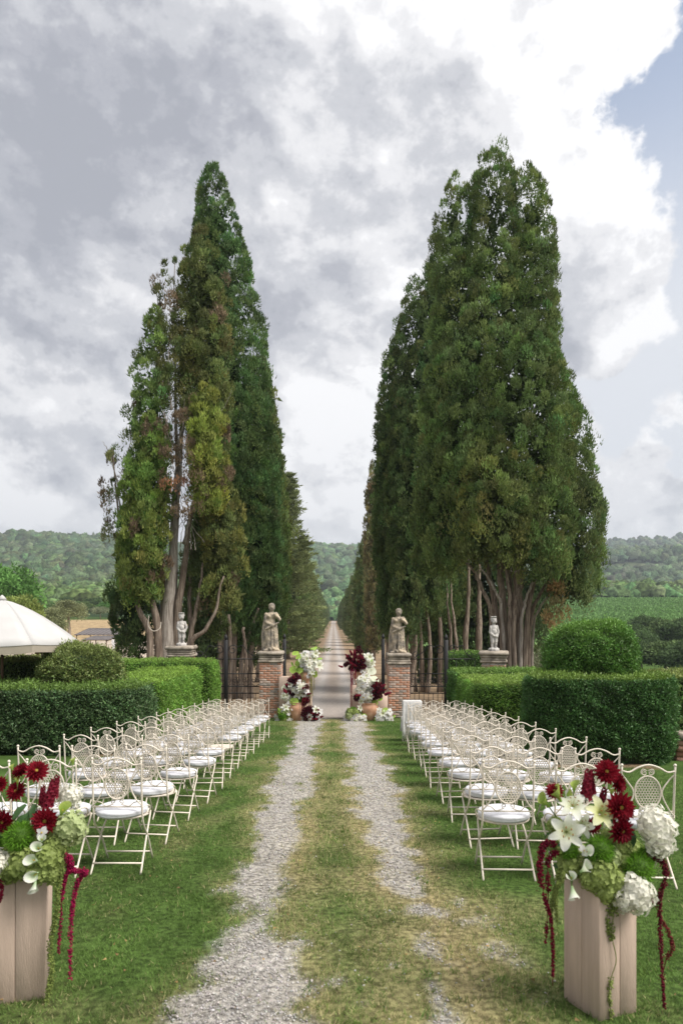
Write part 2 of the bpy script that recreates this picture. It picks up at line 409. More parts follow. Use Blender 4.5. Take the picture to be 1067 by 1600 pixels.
def road():
    ys = np.concatenate([np.arange(21.6, 60, .35), np.geomspace(60, 505, 160)]); ts = np.linspace(-1, 1, 29)
    Y, T = np.meshgrid(ys, ts, indexing='ij')
    half = np.interp(Y, [21.6, 26, 34, 60, 505], [1.72, 2.3, 2.35, 2.2, 2.2])
    X = T * half + (fbm(Y / 4, T * 0 + 2.2, 2) - .5) * .3 * np.abs(T); Z = gz(X, Y) + .022 - .016 * np.abs(T) ** 3
    n = fbm(X * 2.6, Y * .10, 4)[..., None]
    wheel = np.exp(-((np.abs(X) - .75) / .38) ** 2)[..., None]
    mid = np.array((.32, .265, .22)); wh = np.array((.43, .39, .36))
    c = mid * (1 - wheel) + wh * wheel
    edge = smooth(.62, .98, np.abs(T))[..., None]
    c = c * (1 - edge) + np.array((.27, .19, .12)) * edge
    fore = smooth(40, 24, Y)[..., None]
    c = c * (1 - .65 * fore) + np.array((.44, .395, .36)) * .65 * fore
    c = c * (.84 + .34 * n)
    ny, nx = X.shape
    i = np.arange((ny - 1) * (nx - 1)); i = i // (nx - 1) * nx + i % (nx - 1)
    me = np_mesh('road', np.stack([X, Y, Z], -1).reshape(-1, 3), np.stack([i, i + nx, i + nx + 1, i + 1], 1), c.reshape(-1, 3), True)
    o = ob('road', me, M_road); o['kind'] = 'structure'
road()

# loose gravel stones and grass blades
M_stone = mat('gravel_stone', (.4, .4, .4), .85, .2, 40, 0, 60, .3, attr=True)
M_blade = mat('grass_blade', GREEN, .7, .25, 3, 0, 60, .2, attr=True, trans=.3)
def gravel():
    P = []
    for (y0, y1, dens, s0, s1) in ((2.0, 4.6, 5600, .0035, .0105), (4.6, 8, 1600, .005, .0125), (8, 14, 380, .009, .019), (14, 21.5, 110, .012, .022)):
        n = int(dens * (y1 - y0) * 2.4)
        x = rng.uniform(-1.25, 1.15, n); y = rng.uniform(y0, y1, n); g, d = track(x, y)
        k = (rng.random(n) < g * .95 + .02 * (d > .25)); m = k.sum()
        s = s0 + (s1 - s0) * rng.random(m) ** 2.6
        P.append(np.stack([x[k], y[k], s], 1))
    P = np.concatenate(P); n = len(P)
    base = np.array([(1, 0, 0), (-.9, .2, 0), (.1, 1, .1), (-.1, -1, 0), (.15, .1, .75), (0, 0, -.5)], float)
    F = np.array([(0, 2, 4), (2, 1, 4), (1, 3, 4), (3, 0, 4), (2, 0, 5), (1, 2, 5), (3, 1, 5), (0, 3, 5)])
    V = base[None] * (1 + .35 * rng.normal(size=(n, 6, 1)) * .6) * rng.uniform(.6, 1.1, (n, 1, 3))
    a = rng.uniform(0, 6.28, n); ca, sa = np.cos(a)[:, None], np.sin(a)[:, None]
    V = np.stack([V[..., 0] * ca - V[..., 1] * sa, V[..., 0] * sa + V[..., 1] * ca, V[..., 2]], -1) * P[:, 2][:, None, None]
    V += np.stack([P[:, 0], P[:, 1], gz(P[:, 0], P[:, 1]) + .012 + P[:, 2] * .15], 1)[:, None, :]
    tone = rng.uniform(.72, 1.25, (n, 1)) * np.array((.415, .395, .378)) * (1 + rng.normal(size=(n, 3)) * .03)
    me = np_mesh('gravel', V.reshape(-1, 3), (F[None] + 6 * np.arange(n)[:, None, None]).reshape(-1, 3), np.repeat(np.clip(tone, .05, .8), 6, 0))
    o = ob('gravel', me, M_stone)
    tag(o, 'loose pale grey gravel in the two wheel tracks of the aisle', 'gravel', kind='stuff')
gravel()
def grass():
    P = []; Ls = []; Ws = []; C = []
    for (y0, y1, dens, l0, w0) in ((1.9, 4.2, 9800, .028, .0040), (4.2, 6.5, 6000, .031, .0046), (6.5, 10, 2300, .034, .0064), (10, 21.5, 480, .04, .011)):
        wmax = min(4.7, y1 * .62 + 1.0); n = int(dens * (y1 - y0) * 2 * wmax * .9)
        x = rng.uniform(-wmax, wmax * 1.05, n); y = rng.uniform(y0, y1, n); g, d = track(x, y)
        tuft = fbm(x * 7 + 3, y * 7 + 1, 2)
        keep = rng.random(n) < (1 - g) * (.30 + .70 * smooth(.3, .55, tuft) * 1.0) * (1 - .45 * d) + .05 * g * (tuft > .62)
        keep &= ~((y > 10.75) & (x > 2.9)) & ~((y > 12.1) & (x < -3.35))
        x, y, d, tuft = x[keep], y[keep], d[keep], tuft[keep]; m = len(x)
        P.append(np.stack([x, y, gz(x, y) + .010], 1))
        Ls.append(l0 * rng.uniform(.55, 1.35, m) * (1 + .5 * (tuft - .5)) * (1 + .4 * (np.abs(x) < 1.1) * rng.random(m))); Ws.append(np.full(m, w0))
        big = fbm(x * .8, y * .8, 3); u = rng.random(m)
        isdry = (u < d * .62 + .03)[:, None]
        c = np.array((.112, .190, .045)) * (.62 + .6 * big[:, None] + .5 * rng.random((m, 1)))
        c = c * (1 - .5 * d[:, None]) + np.array((.27, .29, .10)) * .5 * d[:, None]
        c = np.where(isdry, np.array((.48, .42, .22)) * rng.uniform(.6, 1.3, (m, 1)), c)
        C.append(c)
    # longer weedy tufts along the wheel tracks, and a scatter of fallen leaves
    nt = 900; tx = rng.uniform(-1.5, 1.6, nt); ty = 2.0 + 12 * rng.random(nt) ** 1.6; tg, td = track(tx, ty)
    k = rng.random(nt) < (.25 + .75 * (td > .2)) * (tg < .75); tx, ty = tx[k], ty[k]; kb = 16; nt = len(tx); sz = rng.uniform(.02, .055, nt)
    x = (tx[:, None] + rng.normal(size=(nt, kb)) * sz[:, None] * .55).ravel(); y = (ty[:, None] + rng.normal(size=(nt, kb)) * sz[:, None] * .55).ravel()
    P.append(np.stack([x, y, gz(x, y) + .010], 1)); Ls.append(np.repeat(sz, kb) * rng.uniform(.7, 1.4, nt * kb)); Ws.append(np.full(nt * kb, .0048))
    C.append(np.repeat(np.array((.12, .19, .045)) * rng.uniform(.6, 1.4, (nt, 1)) * (1 + rng.normal(size=(nt, 3)) * .1), kb, 0))
    P = np.concatenate(P); Ls = np.concatenate(Ls); Ws = np.concatenate(Ws); C = np.clip(np.concatenate(C), .01, .7)
    n = len(P); D = unit(np.stack([rng.normal(size=n) * .55, rng.normal(size=n) * .55, np.ones(n) * .9], 1))
    m = 420; x = rng.uniform(-3, 3, m); y = 2 + 10 * rng.random(m) ** 1.4; P = np.concatenate([P, np.stack([x, y, gz(x, y) + .035], 1)]); Ls = np.concatenate([Ls, rng.uniform(.012, .03, m)]); Ws = np.concatenate([Ws, rng.uniform(.008, .018, m)])
    C = np.concatenate([C, np.array((.30, .20, .09)) * rng.uniform(.5, 1.5, (m, 1))]); a = rng.uniform(0, 6.28, m); D = np.concatenate([D, unit(np.stack([np.cos(a), np.sin(a), rng.normal(size=m) * .15], 1))])
    V, T = leaf_tris(P, D, Ls, Ws)
    o = ob('grass', np_mesh('grass', V, T, np.repeat(C, 3, 0)), M_blade)
    tag(o, 'short mown lawn grass, worn and dry along the wheel tracks', 'grass', kind='stuff')
grass()

# ------------------------------------------------------------------ cypresses
M_bark = mat('cypress_bark', (.15, .115, .09), .95, .3, 2.6, 1.0, 9, .12, col2=(.33, .27, .215), stretch=(9, 9, .55), detail=10, lo=.42, hi=.60)
M_deadwood = mat('bare_grey_wood', (.24, .205, .175), .95, .25, 3.2, 1.0, 12, .12, col2=(.50, .45, .395), stretch=(8, 8, .6), detail=10)
M_cyp = mat('cypress_foliage', GREEN, .75, .18, 1.5, 0, 60, .15, attr=True, trans=.3)
def spire(base, top, r, kind='col', bulge=.35):
    return dict(b=np.array(tuple(base), float), t=np.array(tuple(top), float), r=r, kind=kind, bulge=bulge)
def sp_r(s, t):
    if s['kind'] == 'cone': return s['r'] * (1 - t) ** .72 * np.minimum(1, (t + .04) / .12) ** .5
    m = s['bulge']
    lowr = np.sqrt(np.clip(t / m, .03, 1)); upr = np.clip(1 - ((t - m) / (1 - m)).clip(0, 1) ** s.get('pw', 2.6), 0, 1) ** .62
    return s['r'] * np.where(t < m, .55 + .45 * lowr, upr)
def crown_mesh(name, spires, clump=.36, leaf=(.15, .06), per=150, cover=1.7, tints=((.05, .095, .028),), seed=1, inner=True, ragged=.0, gaps=.0, droop=0.0):
    """foliage clumps over the skin of one or more spires; tints: one base colour per spire (or one for all)"""
    r = np.random.default_rng(seed); PV = []; PC = []
    CV = []
    for si, s in enumerate(spires):
        tint = np.array(s.get('tint', tints[si % len(tints)])); ax = s['t'] - s['b']; H = np.linalg.norm(ax); axu = ax / H
        cl = s.get('clump', clump); cov = s.get('cover', cover); pr = s.get('per', per)
        area = 2 * math.pi * s['r'] * .72 * H
        n = int(cov * 1.5 * area / (math.pi * cl * cl * 1.25))
        t = r.random(n * 3); rr = sp_r(s, t); keep = r.random(len(t)) < rr / s['r']; t = t[keep][:n]; n = len(t); rr = sp_r(s, t)
        th = r.uniform(0, 2 * math.pi, n)
        lump = 1 + .13 * (fbm(th * 1.6 + si * 7, t * H * .55, 3) - .5) * 2 + .07 * (fbm(th * 4 + 9, t * H * 1.5 + si, 2) - .5) * 2
        rad = rr * lump * np.where(r.random(n) < .14, r.uniform(.6, .9, n), r.uniform(.93, 1.0, n)) + ragged * r.random(n) ** 3
        u = np.cross(axu, [0, 1, 0]); u /= np.linalg.norm(u); v = np.cross(axu, u)
        out = np.cos(th)[:, None] * u + np.sin(th)[:, None] * v
        C = s['b'] + axu * (t * H)[:, None] + out * np.maximum(rad * 1.08 - cl * .5, .02)[:, None]
        # skip clumps lost deep inside a neighbouring spire
        inside = np.zeros(n, bool)
        for sj, q in enumerate(spires):
            if sj == si: continue
            qa = q['t'] - q['b']; qh = np.linalg.norm(qa); qa = qa / qh
            tt = (C - q['b']) @ qa / qh; dd = np.linalg.norm(C - q['b'] - qa * (tt * qh)[:, None], axis=1)
            inside |= (tt > 0) & (tt < 1) & (dd < .62 * sp_r(q, np.clip(tt, 0, 1)) - .1)
        hole = fbm(th * 2.2 + 31 + si, t * H * .6 + 3, 3) < gaps
        ok = ~inside & ~hole & ((out[:, 1] < .45) | (r.random(n) < .4)); C, out, t, th = C[ok], out[ok], t[ok], th[ok]; n = len(C)
        if n == 0: continue
        sz = cl * np.exp(r.normal(size=n) * .28 - .08) * np.clip(1.15 - .35 * t, .6, 1.1)
        k = pr
        d = unit(r.normal(size=(n, k, 3)) + out[:, None, :] * .75 + np.array((0, 0, .45 - droop)))
        rho = r.uniform(.35, 1.0, (n, k, 1)) ** .6
        P = C[:, None, :] + d * sz[:, None, None] * rho * np.array((1, 1, 1.25))
        D = unit(d * .45 + np.array((0, 0, .95 - 1.9 * droop)) + r.normal(size=(n, k, 3)) * .30)
        L = leaf[0] * r.uniform(.6, 1.3, (n, k)); W = leaf[1] * r.uniform(.7, 1.3, (n, k))
        V, T = leaf_tris(P.reshape(-1, 3), D.reshape(-1, 3), L.ravel(), W.ravel(), r)
        ctone = (r.uniform(.62, 1.38, (n, 1)) * (1 + r.normal(size=(n, 3)) * np.array((.10, .05, .08))))
        big = .75 + .5 * fbm(th * 1.3 + 50, t * H * .35 + si * 3, 3)[:, None]
        c = tint * np.array((2.95, 2.75, 2.6)) * ctone * big
        br = s.get('brown', 0.0)
        if br: c = np.where((fbm(th * 1.5 + 3, t * H * .9 + 11, 3) < br)[:, None] & (r.random((n, 1)) < .8), np.array((.20, .145, .095)) * r.uniform(.6, 1.4, (n, 1)), c)
        c = np.repeat(c, k, 0) * r.uniform(.75, 1.25, (n * k, 1))
        PV.append(V); PC.append(np.repeat(c, 3, 0))
        if inner and s.get('inner', True):      # coarser twigs and sprays filling the interior
            m = int(n * .55); ti = r.uniform(.03, .90, m); ri = sp_r(s, ti) * r.uniform(.1, .70, m); ai = r.uniform(0, 6.28, m)
            Ci = s['b'] + axu * (ti * H)[:, None] + (np.cos(ai)[:, None] * u + np.sin(ai)[:, None] * v) * ri[:, None]
            ki = 18; Pi = (Ci[:, None, :] + r.normal(size=(m, ki, 3)) * cl * .6).reshape(-1, 3)
            Vi, _ = leaf_tris(Pi, unit(r.normal(size=(m * ki, 3)) * .6 + np.array((0, 0, .8))), leaf[0] * 1.9, leaf[1] * 3.0, r)
            PV.append(Vi); PC.append(np.tile(tint * 1.5, (len(Vi), 1)))
    V = np.concatenate(PV); C = np.concatenate(PC); T = np.arange(len(V)).reshape(-1, 3); n0 = len(V); Fq = []
    for cv, q in CV:
        Fq.append(q + n0); V = np.concatenate([V, cv]); C = np.concatenate([C, np.tile(np.array(tints[0]) * .45, (len(cv), 1))]); n0 += len(cv)
    return np_mesh(name, V, [T] + ([np.concatenate(Fq)] if Fq else []), np.clip(C, .004, .6))
def stem(root, pts, r0, r1, m=None, n=8, wig=.03, seed=0, name='trunk', local=True):
    P = curve(pts, 18); r = np.random.default_rng(seed); P = P + r.normal(size=P.shape) * wig * np.array((1, 1, .2)) * np.linspace(.3, 1, len(P))[:, None]
    if local: P = P - np.array(tuple(root.location))
    tt = np.linspace(0, 1, len(P)); rad = (r0 + (r1 - r0) * tt ** .8) * (1 + .35 * np.exp(-tt * 14)) * (1 + r.normal(size=len(P)) * .05)
    b = MB().tube(P, rad, n); return b.build(name, m or M_bark, root, smoothed=True)
def tree_root(name, x, y, label, cat='tree', group=None):
    o = empty(name, (x, y, gzf(x, y) - .03)); return tag(o, label, cat, group)
def put_crown(root, spires, **k):
    L = np.array(tuple(root.location))
    for s in spires: s['b'] = s['b'] - L; s['t'] = s['t'] - L
    return ob('crown', crown_mesh('crown', spires, **k), M_cyp, root)

# -- the old half-bare cypress beside the parasol side of the gate
def cypress_worn():
    d = 26.0; x = at(265, 1000, d).x
    t = tree_root('cypress_tree', x, d, 'old cypress with browning foliage and bare pale trunks behind small statue', group='cypresses by the gate')
    A = lambda px, py, dd=0: at(px, py, d + dd)
    S = []
    def s(bx, by, tx, ty, rpx, dd=0, tint=(.085, .11, .03), **k):
        q = spire(A(bx, by, dd), A(tx, ty, dd), rpx * d / FPX, bulge=k.pop('bulge', .4)); q['tint'] = tint; q.update(k); S.append(q)
    ol = (.060, .074, .027); gr = (.060, .105, .030); yg = (.095, .118, .028); bn = (.13, .085, .05)
    s(328, 730, 312, 358, 34, .5, ol, brown=.32, cover=1.7)
    s(262, 700, 268, 395, 24, .4, ol, brown=.42, cover=1.1, inner=False)
    s(232, 800, 243, 478, 26, .2, (.065, .10, .034), brown=.3, cover=1.4)
    s(222, 945, 232, 640, 30, -.7, (.062, .10, .026), brown=.30, cover=1.9)
    s(216, 935, 234, 770, 34, -1.0, (.075, .10, .028), brown=.42, cover=1.7)
    s(327, 800, 322, 596, 26, -.8, yg, brown=.34, cover=1.7)
    s(182, 850, 192, 690, 26, .3, (.06, .075, .034), brown=.52, cover=.9, inner=False, per=90)
    s(215, 1035, 205, 890, 34, .9, (.030, .050, .02), brown=.2, cover=1.5)
    s(288, 810, 284, 640, 36, -.8, bn, brown=.9, cover=.85, inner=False, per=70)
    s(350, 960, 345, 740, 27, .2, (.075, .088, .03), brown=.45, cover=1.4, droop=1)
    s(330, 1000, 335, 760, 36, 1.3, (.04, .06, .022), brown=.25, cover=1.4)
    s(275, 660, 300, 470, 28, .9, ol, brown=.45, cover=.8, inner=False)
    put_crown(t, S, clump=.25, leaf=(.13, .045), per=95, cover=1.5, seed=11, ragged=.28, gaps=.33)
    g = gzf(x, d)
    def base(px, dd=0): p = at(px, 1000, d + dd); return (p.x, p.y, g - .05)
    k = 0
    for pts, r0, r1, m in (
        ((base(262), A(262, 980), A(268, 900), A(274, 800), A(284, 680, .5), A(305, 520, .9), A(314, 400, .9)), .30, .03, M_deadwood),
        ((base(278, .2), A(277, 970, .2), A(288, 890, .2), A(300, 800), A(318, 700), A(322, 600)), .22, .02, M_bark),
        ((base(250, -.2), A(247, 985, -.2), A(236, 930, -.3), A(226, 860, -.4), A(230, 700, -.5)), .20, .03, M_bark),
        ((base(240, -.3), A(233, 990, -.4), A(216, 950, -.5), A(206, 890, -.3), A(188, 800), A(176, 700)), .17, .02, M_bark),
        ((base(288, -.3), A(296, 1010, -.4), A(320, 985, -.5), A(338, 950, -.5), A(348, 900, -.4)), .13, .03, M_bark),
        ((base(284, .1), A(300, 985, .1), A(312, 930, .2), A(318, 880, .2)), .12, .04, M_bark),
        ((base(256, .3), A(256, 960, .4), A(252, 850, .6), A(246, 650, .8), A(244, 520, .8)), .20, .02, M_bark),
        ((base(270, .4), A(272, 940, .5), A(278, 760, .7), A(274, 560, .9), A(274, 400, .6)), .18, .012, M_deadwood),
        ((A(270, 870), A(262, 820, -.2), A(255, 770, -.3), A(256, 720, -.3)), .07, .02, M_deadwood),
        ((A(288, 850), A(300, 800, -.3), A(318, 768, -.4), A(332, 745, -.5)), .07, .015, M_deadwood),
        ((A(275, 800), A(284, 740, -.3), A(280, 690, -.4), A(290, 650, -.4)), .06, .015, M_deadwood),
        ((A(190, 810), A(182, 745), A(170, 705), A(160, 690)), .035, .006, M_deadwood),
        ((A(192, 800), A(200, 720), A(206, 660)), .035, .006, M_deadwood),
        ((A(268, 640, -.2), A(262, 580, -.2), A(268, 520, -.1)), .04, .006, M_deadwood),
        ((base(300, .5), A(300, 1000, .5), A(296, 930, .7), A(300, 850, .7)), .15, .05, M_bark)):
        st_ = stem(t, pts, r0, r1, m, seed=k); twig_of = st_ if k == 0 else twig_of; k += 1
    for k2 in range(60):      # thin bare twigs in the brown heart of the tree
        r = np.random.default_rng(100 + k2); px = r.uniform(252, 325); py = r.uniform(660, 860); q = A(px, py, r.uniform(-.6, .3))
        e = A(px + r.normal() * 14, py - r.uniform(25, 60), r.uniform(-.9, .2)); m_ = (q + e) / 2 + Vector((r.normal() * .15, 0, 0))
        stem(t, (q, m_, e), .022, .005, M_deadwood, n=4, wig=.02, seed=k2, name='twig').parent = twig_of
    rp = curve([A(233, 962, -.6), A(232, 978, -.7), A(240, 986, -.7), A(250, 982, -.6), A(252, 972, -.5)], 16)
    o = MB().tube(rp, .018, 6).build('rope', mat('pale_rope', (.5, .45, .38)), None, smoothed=True)
    tag(o, 'loop of pale rope hanging on the trunks of the half-bare cypress', 'rope')
cypress_worn()
# -- the tall dark one behind it, and the next
def cypress_simple(name, label, d, spires, stems, seed, tint, per=110, clump=.34, cover=1.7, leaf=(.15, .06), gaps=0., ragged=.08, pw=2.6):
    xs = [q[0] for q in spires]; x = at(sum(xs) / len(xs), 1000, d).x
    t = tree_root(name, x, d, label, group='cypresses by the gate')
    S = []
    for bx, by, tx, ty, rpx, dd, bl in spires:
        q = spire(at(bx, by, d + dd), at(tx, ty, d + dd), rpx * d / FPX, bulge=bl); q['pw'] = pw; S.append(q)
    put_crown(t, S, clump=clump, leaf=leaf, per=per, cover=cover, tints=(tint,), seed=seed, ragged=ragged, gaps=gaps)
    g = gzf(x, d)
    for k, (pts, r0, r1) in enumerate(stems):
        pp = [at(a, b, d + c) for a, b, c in pts]; pp[0].z = g - .1
        stem(t, pp, r0, r1, seed=seed * 20 + k)
    return t
cypress_simple('cypress_tree', 'tall dark green pointed cypress rising behind the half-bare cypress', 32,
    [(392, 985, 330, 256, 62, 0, .30), (360, 900, 345, 500, 42, .3, .35), (405, 1010, 385, 640, 40, -.5, .4), (410, 1000, 402, 780, 42, .8, .4)],
    [(((352, 1090, -.8), (352, 1000, -.8), (356, 900, -.5), (370, 700, 0)), .22, .06), (((366, 1090, -.9), (366, 1010, -1), (372, 950, -1), (386, 870, -.8)), .18, .06),
     (((375, 1090, -1), (378, 1030, -1.1), (392, 985, -1.3), (404, 950, -1.4)), .15, .05), (((390, 1090, -.6), (392, 1020, -.7), (396, 940, -.6)), .16, .08),
     (((345, 1090, -1.2), (344, 1000, -1.2), (344, 920, -1.0)), .14, .06), (((358, 1090, -1.5), (361, 1020, -1.5), (358, 960, -1.4)), .12, .07), (((382, 1090, -1.6), (384, 1030, -1.7), (380, 980, -1.7)), .11, .06)],
    21, (.041, .071, .026), per=92, clump=.28, leaf=(.135, .055), pw=2.1)
cypress_simple('cypress_tree', 'olive green cypress between the tall pointed one and the avenue', 44,
    [(412, 1000, 404, 545, 34, 0, .3), (428, 1000, 424, 690, 24, 0, .35)],
    [(((405, 1080, 0), (405, 1000, 0), (407, 800, 0)), .25, .08), (((425, 1080, 0), (424, 1010, 0), (424, 900, 0)), .2, .06)], 22, (.060, .082, .026), per=70, clump=.4, leaf=(.2, .085))
# -- the great one on the other side
def cypress_great():
    d = 27.0; x = at(795, 1000, d).x
    t = tree_root('cypress_tree', x, d, 'huge many-stemmed green cypress with fanning trunks behind small statue', group='cypresses by the gate')
    S = []
    for bx, by, tx, ty, rpx, dd, bl in ((765, 860, 770, 232, 44, 0, .38), (828, 850, 822, 262, 42, .2, .40), (718, 890, 714, 272, 42, .4, .40), (795, 870, 800, 330, 66, .8, .3),
                                        (800, 868, 800, 500, 78, -.8, .35), (735, 882, 740, 480, 52, -.9, .35), (858, 890, 858, 560, 40, -.4, .35), (900, 930, 868, 610, 44, .0, .34),
                                        (890, 945, 905, 740, 36, -.6, .4), (690, 890, 700, 540, 40, -.2, .35), (675, 900, 690, 700, 36, .5, .4), (770, 885, 770, 690, 58, -1.6, .4), (848, 905, 842, 730, 46, -1.4, .4)):
        S.append(spire(at(bx, by, d + dd), at(tx, ty, d + dd), rpx * d / FPX, bulge=bl))
    for q in S: q['pw'] = 5.0
    S[8]['tint'] = (.055, .075, .03); S[11]['tint'] = (.070, .088, .030)
    br = spire(at(868, 985, d - 1.2), at(858, 880, d - 1.2), 14 * d / FPX); br['tint'] = (.09, .07, .035); br['cover'] = 1.0; br['droop'] = 1; br['inner'] = False; S.append(br)
    put_crown(t, S, clump=.29, leaf=(.125, .048), per=105, cover=1.6, tints=((.056, .083, .029),), seed=31, ragged=.08, gaps=.13)
    g = gzf(x, d)
    def base(px, dd=0): p = at(800 + (px - 800) * .8, 1000, d + dd); return (p.x, p.y, g - .05)
    A = lambda px, py, dd=0: at(px, py, d + dd)
    for k, (pts, r0, r1, m) in enumerate((
        ((base(770, -.5), A(768, 985, -.6), A(764, 945, -.8), A(752, 920, -.9), A(742, 895, -.9), A(728, 880, -1.0)), .11, .05, M_bark),
        ((base(786, -.5), A(785, 960, -.6), A(776, 930, -.7), A(765, 905, -.9), A(752, 890, -1)), .075, .03, M_deadwood),
        ((base(788), A(786, 960), A(782, 900), A(778, 850)), .20, .12, M_bark),
        ((base(800, .2), A(797, 960, .2), A(797, 900, .2), A(800, 840, .2)), .15, .08, M_bark),
        ((base(808, -.2), A(808, 960, -.2), A(809, 900, -.2), A(812, 840, -.2)), .26, .15, M_bark),
        ((base(820, -.4), A(823, 970, -.4), A(832, 915, -.5), A(842, 885, -.6), A(860, 862, -.7)), .13, .06, M_bark),
        ((base(815, -.6), A(814, 980, -.6), A(822, 935, -.7), A(836, 895, -.8)), .10, .04, M_deadwood),
        ((base(826, .1), A(828, 970, .1), A(848, 920, .1), A(880, 880, .1)), .12, .04, M_bark),
        ((base(795, -.7), A(797, 980, -.7), A(795, 930, -.8), A(790, 880, -.8)), .12, .06, M_bark),
        ((base(779, .4), A(774, 960, .4), A(764, 900, .3), A(758, 860, .2)), .17, .08, M_bark),
        ((base(806, -.8), A(803, 985, -.8), A(806, 940, -.9), A(815, 905, -.9)), .09, .05, M_bark),
        ((A(800, 880, -1.2), A(798, 892, -1.4), A(806, 893, -1.4), A(812, 888, -1.4)), .022, .012, M_deadwood),
        ((A(790, 868, -1.2), A(797, 876, -1.4), A(806, 875, -1.4), A(810, 869, -1.4)), .02, .01, M_deadwood),
        ((base(836, .3), A(834, 975, .3), A(858, 930, .2), A(890, 900, .1)), .07, .025, M_deadwood))):
        stem(t, pts, r0, r1, m, seed=300 + k)
cypress_great()
cypress_simple('cypress_tree', 'broad dark cypress behind the gate pillar, in front of the avenue trees', 37,
    [(650, 985, 664, 418, 54, 0, .30), (630, 1000, 622, 520, 34, .2, .35), (612, 990, 606, 590, 24, -.3, .35), (690, 960, 694, 365, 42, .5, .35), (655, 960, 655, 620, 48, -1.2, .4), (632, 1000, 640, 860, 22, -2.6, .4)],
    [(((645, 1080, -.8), (645, 1000, -.8), (650, 930, -.6), (655, 800, 0)), .22, .1), (((660, 1080, -1.2), (658, 1000, -1.2), (652, 930, -.8), (650, 850, 0)), .13, .03), (((668, 1080, -1.4), (672, 1010, -1.4), (664, 930, -1), (660, 850, 0)), .14, .03),
     (((688, 1080, -1), (688, 1000, -1), (684, 920, -.6), (690, 800, .3)), .18, .05), (((702, 1080, -1.2), (704, 1000, -1.2), (698, 930, -.8), (696, 840, 0)), .13, .03), (((716, 1080, -1.5), (712, 1000, -1.5), (706, 940, -1), (700, 850, 0)), .12, .03),
     (((725, 1080, -.6), (728, 990, -.6), (732, 920, -.4), (728, 820, 0)), .2, .05), (((632, 1080, -2.4), (634, 1030, -2.4), (638, 985, -2.6)), .14, .07), (((640, 1080, -2.5), (646, 1035, -2.5), (650, 990, -2.5)), .14, .08), (((745, 1080, -.4), (748, 1000, -.4), (748, 920, 0), (744, 820, .3)), .24, .06),
     (((622, 1080, -1), (622, 1020, -1), (620, 950, -.8)), .13, .08)],
    32, (.048, .074, .028), pw=3.6, per=80, clump=.33, leaf=(.15, .062))
cypress_simple('cypress_tree', 'dark cypress further in, beyond the broad one at the gate pillar', 52,
    [(610, 1000, 608, 610, 20, 0, .3), (620, 1000, 627, 560, 26, .5, .3)],
    [(((606, 1070, 0), (606, 990, 0), (605, 850, 0)), .28, .1), (((618, 1070, 0), (618, 990, 0), (620, 850, 0)), .25, .1)], 33, (.044, .066, .025), per=60, clump=.45, leaf=(.22, .1))

cypress_simple('cypress_tree', 'dark cypress with low foliage behind the fanning trunks of the huge cypress', 43,
    [(745, 1075, 740, 740, 58, 0, .35), (800, 1075, 790, 780, 54, .5, .35), (695, 1075, 700, 760, 52, .5, .35)],
    [(((745, 1070, -.3), (745, 990, -.3), (742, 850, 0)), .28, .1)], 34, (.032, .05, .02), per=50, clump=.5, leaf=(.25, .11))
cypress_simple('cypress_tree', 'dark low cypress behind the trunks of the half-bare cypress', 40,
    [(330, 1040, 330, 790, 46, 0, .35), (365, 1045, 368, 800, 40, .6, .35)],
    [(((335, 1070, -.3), (335, 990, -.3), (335, 850, 0)), .25, .1)], 35, (.032, .05, .02), per=50, clump=.5, leaf=(.25, .11))

# -- the avenue behind: two kinds of crown, copied
def avenue_proto(kind):
    r = np.random.default_rng(40 + kind)
    if kind == 0:       # narrow column
        S = [spire((0, 0, .4), (0, 0, 18), 2.1, bulge=.2), spire((.9, .5, .3), (.9, .4, 12), 1.2, bulge=.3), spire((-.9, -.5, .3), (-.9, -.5, 10.5), 1.2, bulge=.3)]
        return crown_mesh('crown', S, clump=.45, leaf=(.26, .11), per=55, cover=1.6, tints=((.055, .078, .03),), seed=41, ragged=.15)
    if kind == 2:       # thin old spire
        S = [spire((0, 0, 1.5), (0, 0, 22), 1.0, bulge=.5), spire((.3, 0, 1.5), (.8, 0, 12), 1.3, bulge=.35)]
        return crown_mesh('crown', S, clump=.45, leaf=(.26, .11), per=55, cover=1.7, tints=((.085, .085, .042),), seed=42, ragged=.1)
    # loose conifer with tiered, spreading branches
    V = []; C = []
    for tier in range(30):
        z = .9 + tier * .655; R_ = 3.5 * (1 - (tier / 31) ** 1.5) + .25
        for j in range(11):
            a = r.uniform(0, 6.28); ln = R_ * r.uniform(.7, 1.08); m = 85
            u = r.random(m) ** .7; up = .28
            P = np.stack([np.cos(a) * u * ln, np.sin(a) * u * ln, z + u * ln * up * (1 if tier > 8 else .1)], 1) + r.normal(size=(m, 3)) * np.array((.22, .22, .16)) * (1.1 - .5 * u[:, None])
            D = unit(np.stack([np.full(m, np.cos(a)), np.full(m, np.sin(a)), np.full(m, .5)], 1) + r.normal(size=(m, 3)) * .6)
            v, _ = leaf_tris(P, D, .34 * r.uniform(.6, 1.2, m), .13, r); V.append(v)
            C.append(np.repeat(np.array((.20, .235, .10)) * r.uniform(.65, 1.35) * r.uniform(.8, 1.2, (m, 1)), 3, 0))
    V = np.concatenate(V); return np_mesh('crown', V, np.arange(len(V)).reshape(-1, 3), np.concatenate(C))
protos = [avenue_proto(0), avenue_proto(1), avenue_proto(2)]
trunk_me = MB().tube([(0, 0, -.3), (.05, 0, 2), (0, .05, 6), (0, 0, 14)], [.34, .26, .2, .05], 8).mesh('trunk', True)
ordn = ['first', 'second', 'third', 'fourth', 'fifth', 'sixth', 'seventh', 'eighth', 'ninth', 'tenth', 'eleventh', 'twelfth', 'thirteenth', 'fourteenth', 'fifteenth', 'sixteenth', 'seventeenth', 'eighteenth', 'nineteenth', 'twentieth']
